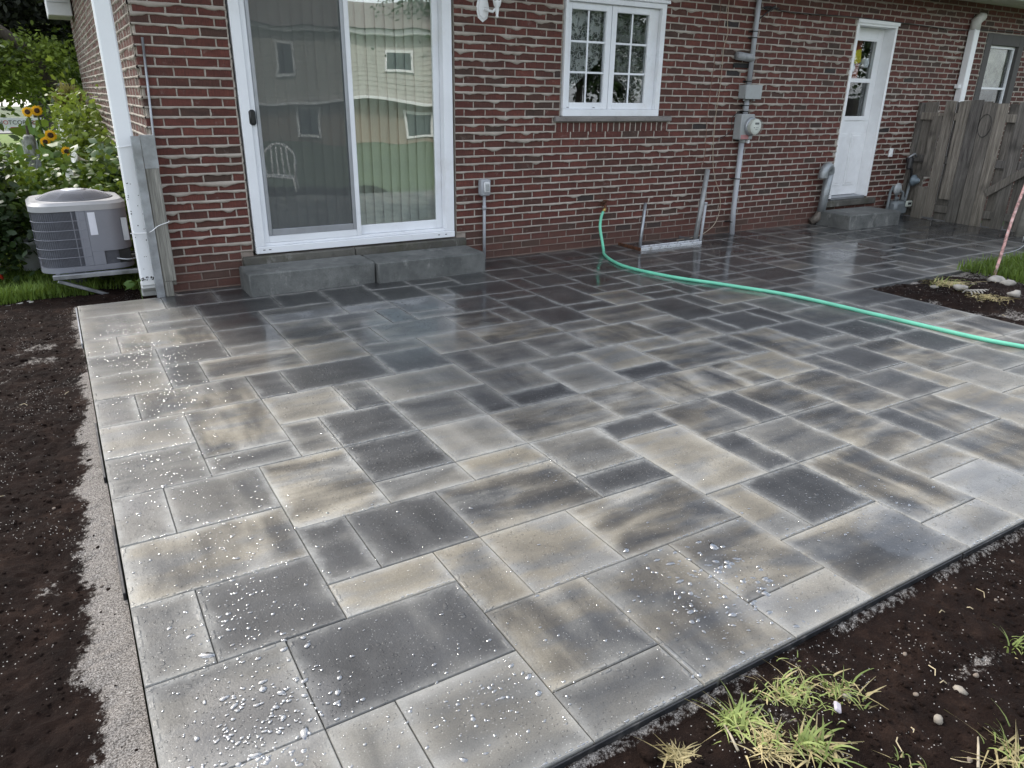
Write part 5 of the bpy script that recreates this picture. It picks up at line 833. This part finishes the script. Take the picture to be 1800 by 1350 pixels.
text('N', .125, (.16, -.024, .66), dk, b); text('O', .125, (.26, -.024, .66), rd, b); text('TCORRE', .125, (.36, -.024, .66), dk, b); text('ON', .125, (.82, -.024, .65), rd, b)
MB().add([(.38, -.023, .60), (.56, -.023, .60), (.62, -.023, .55), (.39, -.023, .56)], [(0, 3, 2, 1)]).build('red_flash', rd, b); MB().add([(.68, -.023, .52), (.72, -.023, .52), (.84, -.023, .43), (.84, -.023, .38), (.76, -.023, .43)], [(0, 4, 3, 2, 1)]).build('red_flash', rd, b)
for q in (-.5, .95): MB().tube([(q, .05, -.2), (q, .05, .75)], .03, 8).build('leg', M_GAL, b)
def tree(x, y, h, r, n, size, mat, lb, trunk=.12, lean=(0, 0), cz=None, ncl=26, group='trees beyond the garden'):
    b = empty('tree', (x, y, -.24)); tag(b, lb, 'tree', group); cz = cz or h * .62; MB().tube(smooth_path([(0, 0, 0), (lean[0] * .3, lean[1] * .3, h * .3), (lean[0] * .7, lean[1] * .7, h * .6), (lean[0], lean[1], h * .95)], 4), [trunk * (1 - .75 * i / 12) for i in range(13)], 9).build('trunk', M_BARK, b, True)
    P, lv = clump((lean[0], lean[1], cz), r, n, ncl, .24, .40); leaves('crown', P, size, mat, b, 1.7, .2, lvf=lv)
    s = MB()
    for q in range(9): a = rng.uniform(0, 6.28); z0_ = h * rng.uniform(.3, .6); s.tube([(lean[0] * z0_ / h, lean[1] * z0_ / h, z0_), (lean[0] + r[0] * .4 * math.cos(a), lean[1] + r[1] * .4 * math.sin(a), cz + rng.uniform(-.2, .3) * r[2]), (lean[0] + r[0] * .85 * math.cos(a), lean[1] + r[1] * .85 * math.sin(a), cz + rng.uniform(-.4, .5) * r[2])], [trunk * .4, trunk * .2, .01], 6)
    s.build('limb', M_BARK, b, True)
tree(-.9, 14.5, 5.0, (1.5, 1.6, .50), 9000, .085, M_L4, 'sunlit leafy tree hanging over the garden at upper left', .07, (0, 0), 1.95, 40); tree(-2.2, 13.0, 4.2, (1.2, 1.5, .50), 6000, .085, M_L1, 'green tree at the left edge of the garden', .08, (0, 0), 1.95)
tree(.9, 17.0, 6.0, (1.2, 1.4, 1.0), 7500, .11, M_L1, 'leafy tree partly behind the brick side wall', .12, (0, 0), 2.3)
tree(-1.0, 15.8, 5.6, (2.6, 1.5, 1.35), 18000, .12, M_EV, 'big dark evergreen filling the top left corner', .22, (.2, 0), 3.45, 40); tree(.0, 27, 6.6, (4.5, 2.0, 2.4), 9000, .28, M_L2, 'dark tree mass behind the garden farther back', .3, (0, 0), 4.0, 34); tree(-7, 30, 8, (5, 3, 2.9), 7000, .32, M_L1, 'broad green tree at the far left beyond the road', .3, (0, 0), 4.6, 34)
tree(-3.8, 46, 8, (5, 3, 3.4), 5000, .4, M_L1, 'distant tree across the road at left', .3, (0, 0), 3.6, 30); tree(4.5, 47, 8, (5, 3, 3.4), 5000, .4, M_L2, 'distant darker tree across the road at right', .3, (0, 0), 3.8, 30)
tag(MB().tube(smooth_path([(-1.6, 13.8, 3.3), (-.7, 13.9, 2.55), (-.1, 14.0, 2.05), (.35, 14.0, 1.25), (.45, 14.1, .4), (.5, 14.1, -.2)], 5), [.06 + .003 * i for i in range(26)], 9).build('leaning_trunk', M_BARK, smooth=True), 'bare dark leaning trunk crossing the leaves toward the house wall', 'tree trunk')
# ------------------------------------------------------------------ soil details: clods, stones, tufts
def lump(r, seed, flat=.75, sd_=2):
    bm = bmesh.new(); bmesh.ops.create_icosphere(bm, subdivisions=sd_, radius=r); rr = random.Random(seed); k = [Vector((rr.gauss(0, 1), rr.gauss(0, 1), rr.gauss(0, 1))).normalized() for _ in range(7)]
    for v in bm.verts: d = v.co.normalized(); v.co *= 1 + sum(.34 * max(0, d.dot(q)) ** 4 * (1 if i % 2 else -1) for i, q in enumerate(k)) + rr.uniform(-.10, .10); v.co.z *= flat
    V = np.array([v.co[:] for v in bm.verts]); F = np.array([[v.index for v in f.verts] for f in bm.faces]); bm.free(); return V, F
LU = [lump(1, s) for s in range(6)]
def scatter(name, pts, sizes, mat, smooth=True):
    V, F = [], []; n = 0
    for (x, y, z), s in zip(pts, sizes):
        v, f = LU[rng.randrange(6)]; a = rng.uniform(0, 6.28); M_ = np.array([[math.cos(a), -math.sin(a), 0], [math.sin(a), math.cos(a), 0], [0, 0, 1]]); V.append(v @ M_.T * s + (x, y, z)); F.append(f + n); n += len(v)
    V = np.concatenate(V); o = npmesh(name, V, np.concatenate(F), mat, None, smooth)
    if mat is M_SOIL: a = o.data.attributes.new('sand', 'FLOAT', 'POINT'); a.data.foreach_set('value', np.zeros(len(V), np.float32))
    o['kind'] = 'stuff'; return o
def pts_in(x0, x1, y0, y1, n, zf, dz=0.):
    x, y = nr.uniform(x0, x1, n), nr.uniform(y0, y1, n); z = zf(x, y) + dz; return np.stack([x, y, z], 1)
P = np.concatenate([pts_in(-1.1, -.02, -.2, 4.9, 3400, left_z), pts_in(.6, 3.4, -1.1, -.09, 4200, front_z), pts_in(5.65, 7.4, .6, 2.45, 900, notch_z)]); P = P[~((P[:, 0] < 0) & (left_sand(P[:, 0], P[:, 1]) > .3) & (nr.random(len(P)) < .88))]; S = np.abs(nr.normal(0, .0030, len(P))) + .0022; S[nr.random(len(P)) < .02] *= 2.2
scatter('soil_crumbs', P, S, M_SOIL, False); P = np.concatenate([pts_in(-1.1, -.02, -.2, 4.9, 50, left_z), pts_in(.6, 3.4, -1.1, -.07, 130, front_z), pts_in(5.65, 7.4, .6, 2.45, 200, notch_z)]); scatter('pebbles', P, np.abs(nr.normal(0, .0035, len(P))) + .0022, simple('pebble', (.15, .12, .095), .8, 0, .5, 30.))
def zat(f, x, y): return float(f(np.array([x]), np.array([y]))[0])
def one(name, x, y, s, f, mat, lb, cat, dz=.3, grp=None, fl=.75):
    v, q = lump(1, int(x * 997) % 71, fl); o = npmesh(name, v * s, q, mat, None, True); o.location = (x, y, zat(f, x, y) + s * dz); o.rotation_euler = (0, 0, x * 9)
    if mat is M_SOIL: a = o.data.attributes.new('sand', 'FLOAT', 'POINT'); a.data.foreach_set('value', np.zeros(len(v), np.float32))
    return tag(o, lb, cat, grp)
one('soil_clod', 1.395, -.075, .027, front_z, M_SOIL, 'round dark soil clod against the edging right of the grass tufts', 'clod', .5); one('soil_clod', .995, -.085, .024, front_z, M_SOIL, 'round soil clod at the bottom corner of the edging', 'clod', .5)
st = simple('pale_stone', (.26, .23, .19), .7, 0, .25, 22., .5)
for k, (x, y, s, lb) in enumerate(((1.70, -.37, .013, 'small tan pebble in the middle of the right hand soil'), (1.56, -.21, .011, 'small grey pebble beside the grass tufts'), (1.86, -.34, .015, 'rounded yellowish pebble in the soil at lower right'))): one('stone', x, y, s, front_z, st, lb, 'stone', .35, 'stones in the soil')
st2 = simple('notch_stone', (.30, .28, .25), .75, 0, .3, 14., .6)
for k, (x, y, s, lb) in enumerate(((6.70, 2.08, .075, 'largest pale stone at the foot of the leaning stake'), (6.42, 1.86, .055, 'pale stone below the largest one at the lawn edge'), (6.12, 1.66, .05, 'small stone at the right border of the dirt corner'), (6.24, 1.60, .045, 'stone at the right edge under the grass'), (5.98, 1.98, .05, 'flat half buried brick like stone in the dirt corner'), (5.92, 2.16, .03, 'small white stone at the left of the dirt corner'))): one('stone', x, y, s, notch_z, st2, lb, 'stone', .25, 'stones in the dirt corner', .55)
b = empty('buried_hose_end', (5.93, 1.90, zat(notch_z, 5.93, 1.9))); tag(b, 'ribbed pale corrugated hose piece half buried in the dirt corner', 'hose piece')
for k in range(7): MB().tube([(.028 * k + .0, -.012 * k + .035 * math.cos(a), .035 * math.sin(a)) for a in np.linspace(0, math.pi, 9)], .006, 6).build('rib', st2, b, True)
def tuft(x, y, h, n, mats, lb, f=front_z, w_=.0020, spread=.05, dead=0.3):
    b = empty('grass_tuft', (x, y, zat(f, x, y) - .004)); tag(b, lb, 'grass tuft', 'grass tufts in the soil'); 
    for mi, (mat, share, nm) in enumerate(mats):
        m_ = int(n * share * 1.8); r0 = np.abs(nr.normal(0, spread * .62, m_)); a = nr.uniform(0, 6.28, m_); P = np.stack([r0 * np.cos(a), r0 * np.sin(a), 0 * a], 1); P += nr.normal(0, spread * .35, (m_, 3)) * (1, 1, .06); aa = nr.uniform(0, 6.28, m_); hh = h * nr.uniform(.15, .95, m_) ** 1.2; V, F = [], []; ln = nr.uniform(.5, 1.5, m_) * hh if nm != 'dry_blades' else nr.uniform(1., 2.2, m_) * hh; up_ = 1.0 if nm != 'dry_blades' else .45
        d = np.stack([np.cos(aa), np.sin(aa), 0 * aa], 1); sd = np.stack([-np.sin(aa), np.cos(aa), 0 * aa], 1) * w_ * nr.uniform(.6, 1.5, m_)[:, None]
        rows = []
        for t_ in (0, .25, .5, .75, 1.): z = hh * up_ * (t_ * 1.5 - t_ * t_ * .85); c = P + d * (ln * t_ ** 1.5)[:, None] + np.stack([0 * z, 0 * z, z], 1); ws = (1 - t_ ** 2 * .92); rows += [c - sd * ws, c + sd * ws + np.array([0, 0, w_ * .5])]
        V = np.stack(rows, 1).reshape(-1, 3); bb = np.arange(m_)[:, None] * 10; F = np.concatenate([bb + np.array([2 * k, 2 * k + 1, 2 * k + 3, 2 * k + 2]) for k in range(4)]); o = npmesh(nm, V, F, mat, b, True); at = o.data.attributes.new('lv', 'FLOAT', 'POINT'); at.data.foreach_set('value', np.repeat(nr.random(m_), 10).astype(np.float32))
G_ = (GRL, .62, 'green_blades'); D_ = (GRD, .38, 'dry_blades')
tuft(1.44, -.155, .062, 150, [G_, D_], 'largest uprooted grass tuft on the mound next to the round clod', spread=.085); tuft(1.555, -.20, .060, 60, [(GRL, .5, 'green_blades'), (GRD, .5, 'dry_blades')], 'thin pale grass tuft right of the largest one', spread=.045); tuft(1.245, -.125, .085, 60, [(GRL, .8, 'green_blades'), (GRD, .2, 'dry_blades')], 'bright green grass tuft with broad blades left of the largest one', spread=.035, w_=.0034)
tuft(1.25, -.225, .05, 90, [(GRD, .85, 'dry_blades'), (GRL, .15, 'green_blades')], 'dead pale root tangle below the broad bladed tuft', spread=.05); tuft(1.05, -.135, .045, 80, [(GRD, 1., 'dry_blades')], 'straw coloured dry root tuft at the bottom edge beside the paving', spread=.03); tuft(1.33, -.285, .07, 70, [(GRL, .6, 'green_blades'), (GRD, .4, 'dry_blades')], 'grass tuft at the very bottom of the photo in the middle of the soil', spread=.05, w_=.0028)
tuft(1.76, -.53, .08, 60, [(GRL, .35, 'green_blades'), (GRD, .65, 'dry_blades')], 'pale grass tuft in the bottom right corner', spread=.06); tuft(2.16, -.33, .07, 16, [(GRL, .9, 'green_blades'), (GRD, .1, 'dry_blades')], 'few green blades at the right edge of the soil', spread=.03); tuft(1.50, -.40, .05, 12, [(GRL, .6, 'green_blades'), (GRD, .4, 'dry_blades')], 'tiny sprig in the soil near the bottom middle right', spread=.03)
tuft(6.02, 2.12, .10, 110, [(GRD, .8, 'dry_blades'), (GRL, .2, 'green_blades')], 'dry tuft in the dirt corner beyond the hose', notch_z, spread=.10); tuft(5.98, 1.78, .07, 160, [(GRD, 1., 'dry_blades')], 'mound of dead grass in the dirt corner near the paving', notch_z, spread=.13)
mb = MB()
for k in range(46):
    if k < 30: x, y, f = nr.uniform(1.0, 2.8), nr.uniform(-.75, -.08), front_z
    elif k < 38: x, y, f = nr.uniform(-.9, -.05), nr.uniform(.2, 4.8), left_z
    else: x, y, f = nr.uniform(5.7, 6.6), nr.uniform(1.3, 2.4), notch_z
    a = nr.uniform(0, 6.28); l = nr.uniform(.012, .045); z = zat(f, x, y) + .005; mb.tube([(x, y, z), (x + l * .5 * math.cos(a), y + l * .5 * math.sin(a), z + .006), (x + l * math.cos(a + .4), y + l * math.sin(a + .4), z + .001)], nr.uniform(.0008, .0018), 5)
mb.build('straw_bits', simple('straw', (.42, .35, .22), .7, 0, .3), kind='stuff')
for x, y, a, l, lb in ((1.165, -.20, 1.2, .075, 'short pale stick lying left of the dead root tangle'), (1.64, -.50, .5, .10, 'pale thin stick lying in the soil near the bottom right'), (1.56, -.50, .4, .05, 'short broken stick end at the bottom right')): z = zat(front_z, x, y) + .009; tag(MB().tube([(x, y, z), (x + l * .6 * math.cos(a), y + l * .6 * math.sin(a), z + .004), (x + l * math.cos(a), y + l * math.sin(a), z + .002)], [.0035, .003, .002], 6).build('stick', simple('stick_pale', (.40, .34, .25), .7), smooth=True), lb, 'stick', 'sticks in the soil')
tag(MB().bbox(-.016, .016, -.010, .010, -.002, .008, .004, T(1.475, -.235, zat(front_z, 1.475, -.235) + .012, .7, .5)).build('plastic_scrap', simple('scrap', (.42, .38, .42), .3)), 'small grey plastic scrap beside the largest grass tuft', 'scrap')
# water standing in beads and small pools on the pavers
def m_water():
    t = NT('water_bead'); tr = t.n('BsdfTransparent', {'Color': (.93, .94, .95, 1)}); gl = t.n('BsdfGlossy', {'Color': (1, 1, 1, 1), 'Roughness': .03}); lw = t.n('Fresnel', {'IOR': 1.7}); ms = t.n('MixShader', {0: t.math('ADD', t.math('MULTIPLY', lw.outputs[0], 1.6), .16, clamp=True), 1: tr.outputs[0], 2: gl.outputs[0]}); t.t.links.new(ms.outputs[0], t.out.inputs[0]); t.t.nodes.remove(t.p); return t.m
V, F = [], []; n = 0; DN = 9; da = np.linspace(0, 2 * np.pi, DN, endpoint=False)
def bead(x, y, r, el=1.0, ang=0.):
    global n
    j1, j2 = 1 + nr.normal(0, .12, DN), 1 + nr.normal(0, .12, DN); ca, sa = math.cos(ang), math.sin(ang)
    for rr_, z in ((1., .0012), (.80, .0012 + r * .16), (.42, .0012 + r * .27)): px_, py_ = np.cos(da) * r * rr_ * j1 * el, np.sin(da) * r * rr_ * j1; V.append(np.stack([x + px_ * ca - py_ * sa, y + px_ * sa + py_ * ca, np.full(DN, z)], 1))
    V.append(np.array([[x, y, .0012 + r * .30]]))
    for a_ in range(2): F.extend([(n + a_ * DN + k, n + a_ * DN + (k + 1) % DN, n + (a_ + 1) * DN + (k + 1) % DN, n + (a_ + 1) * DN + k) for k in range(DN)])
    F.extend([(n + 2 * DN + k, n + 2 * DN + (k + 1) % DN, n + 3 * DN, n + 3 * DN) for k in range(DN)]); n += 3 * DN + 1
for cx_, cy_, sx_, sy_, N_, r0 in ((1.62, .30, .10, .12, 90, .0052), (1.56, .22, .16, .14, 160, .0028), (.22, .42, .12, .16, 420, .0032), (.24, .95, .10, .14, 160, .0028), (.30, 1.35, .14, .12, 150, .0022), (.25, 1.9, .12, .25, 300, .0024), (.30, 2.75, .14, .22, 320, .0026), (.30, 3.5, .16, .18, 320, .0028), (.25, 4.1, .10, .10, 110, .003), (.75, 1.1, .35, .4, 260, .0018), (.75, .25, .12, .10, 150, .0026), (2.4, .35, .25, .15, 150, .0022), (1.7, .75, .4, .3, 180, .0016), (2.5, 1.2, .5, .4, 160, .0018)):
    for q in range(N_):
        x, y = nr.normal(cx_, sx_), nr.normal(cy_, sy_)
        if x < .02 or y < .02 or x > 5.5: continue
        bead(x, y, r0 * math.exp(nr.normal(0, .45)), nr.uniform(.8, 1.9), nr.uniform(-.4, 1.4) if q % 3 else nr.uniform(0, 3))
for r in [r for r in RECTS if r[3] * U < 2.6 and r[2] * U < 4.2]:
    if rng.random() < .42:                      # a broken bead line held at the near edge of the slab
        xa, xb = r[0] * U + .02, r[2] * U - .015; s0 = rng.random() * .6; x = xa + (xb - xa) * s0; y = r[3] * U
        while x < xb: rr_ = .0035 * rng.uniform(.5, 1.25); bead(x, y + .0085 + rng.uniform(-.001, .002), rr_ * .75, rng.uniform(1.6, 3.2), rng.uniform(-.05, .05)); x += rr_ * rng.uniform(2.5, 7)
F = np.array(F); wm = bpy.data.meshes.new('water_beads'); wm.from_pydata(np.concatenate(V).tolist(), [], [tuple(dict.fromkeys(q)) for q in F.tolist()]); wm.materials.append(m_water()); wm.polygons.foreach_set('use_smooth', [True] * len(wm.polygons)); tag(link(bpy.data.objects.new('water_beads', wm)), kind='stuff')
# ------------------------------------------------------------------ the yard behind the camera, seen in the window glass
tag(sheet('lawn', -30, 45, -40, -1.3, 2.5, lambda X, Y: X * 0 - .22, simple('yard_lawn', (.085, .115, .055), .9, 0, .25, 1.5)), kind='structure'); tag(sheet('lawn', 4.7, 12.9, -1.28, -.2, .4, lambda X, Y: X * 0 - .10, simple('yard_lawn', (.085, .115, .055), .9)), kind='structure')
b = empty('neighbour_house', (8, -15, 0)); tag(b, 'beige sided two storey house across the yard, seen mirrored in the sliding door glass', 'house'); sdg = simple('beige_siding', (.46, .45, .41), .7, 0, .06, .8); sb = simple('tan_brick', (.26, .21, .16), .8, 0, .15, 2.)
mb = MB(); z = 1.25
while z < 3.25: mb.add([(-12, 0, z), (9, 0, z), (9, .02, z - .0), (-12, .02, z), (-12, -.0, z + .16), (9, -.0, z + .16)], [(0, 4, 5, 1), (0, 1, 2, 3)]); z += .16
mb.box(-12, 9, -6, -.001, 1.2, 3.3); mb.build('upper_wall', sdg, b); MB().box(-12, 9, -6, -.25, -.25, 1.199).build('lower_wall', sb, b); MB().bbox(-12.2, 9.2, -.05, .25, 1.10, 1.2, .01).bbox(-12.3, 9.3, -.1, .35, 3.30, 3.45, .01).build('trim_band', M_WHITEP, b)
MB().add([(-12.4, .5, 3.46), (9.4, .5, 3.46), (9.4, -3, 4.7), (-12.4, -3, 4.7), (9.4, -6.5, 3.46), (-12.4, -6.5, 3.46)], [(0, 1, 2, 3), (3, 2, 4, 5), (0, 3, 5), (1, 4, 2)]).build('roof', simple('tan_shingle', (.22, .19, .17), .9, 0, .1, 3.), b)
for xa, za, w_, h_2, yy in ((-4.2, 2.15, 1.2, .75, .03), (-1.4, 2.0, .8, .95, .03), (-6.8, 2.0, .9, .9, .03), (2.6, 2.1, 1.1, .8, .03), (-4.3, .0, 1.3, .95, -.22), (-.6, -.1, .9, 1.1, -.22), (3.2, -.0, 1.3, .9, -.22)):
    w2 = MB().bbox(xa, xa + .09, yy, yy + .05, za, za + h_2, .004).bbox(xa + w_ - .09, xa + w_, yy, yy + .05, za, za + h_2, .004).bbox(xa + .091, xa + w_ - .091, yy, yy + .05, za, za + .09, .004).bbox(xa + .091, xa + w_ - .091, yy, yy + .05, za + h_2 - .09, za + h_2, .004).build('window', M_WHITEP, b); MB().box(xa + .09, xa + w_ - .09, yy + .01, yy + .02, za + .09, za + h_2 - .09).build('glass_pane', simple('far_glass', (.05, .06, .07), .1), w2)
for x, y, h, r, lb in ((14.5, -9, 5.5, (2.0, 2.0, 1.6), 'leafy tree in the back yard mirrored in the right door pane'), (3.5, -19, 7, (3, 3, 2.4), 'tall tree over the neighbouring roof mirrored in the glass'), (22, -6, 7, (3.2, 3.2, 2.6), 'broad unseen yard tree made dense to darken the kitchen window reflection'), (15, -16, 8, (3.5, 3, 2.6), 'unseen yard tree made dense and dark to deepen the back door reflection')): tree(x, y, h, r, 11000, .17, M_L2, lb, .16, (0, 0), h * .6, 22, 'trees in the yard behind the camera')  # last two are unseen trees, made dense to darken the glass reflections
b = empty('plastic_chair', (3.0, -.95, -.22), (0, 0, R(200))); tag(b, 'white plastic garden chair on the lawn, mirrored in the left door pane', 'chair'); cp = simple('chair_white', (.78, .78, .76), .4, 0, .03); MB().bbox(-.22, .22, -.22, .22, .40, .425, .012).build('seat', cp, b)
for sx_ in (-1, 1):
    for sy_ in (-1, 1): MB().tube([(sx_ * .25, sy_ * .25, 0), (sx_ * .21, sy_ * .20, .41)], .02, 8).build('leg', cp, b, True)
    MB().tube(smooth_path([(sx_ * .24, -.20, .40), (sx_ * .27, -.22, .62), (sx_ * .27, .0, .65), (sx_ * .24, .24, .66)], 4), .018, 8).build('armrest', cp, b, True)
mb = MB(); mb.tube(smooth_path([(-.22, .21, .42), (-.24, .28, .74), (0, .31, .86), (.24, .28, .74), (.22, .21, .42)], 5), .02, 8)
for q in (-.13, -.045, .045, .13): mb.tube([(q, .21, .42), (q, .29, .82)], .016, 6)
mb.build('backrest', cp, b, True)
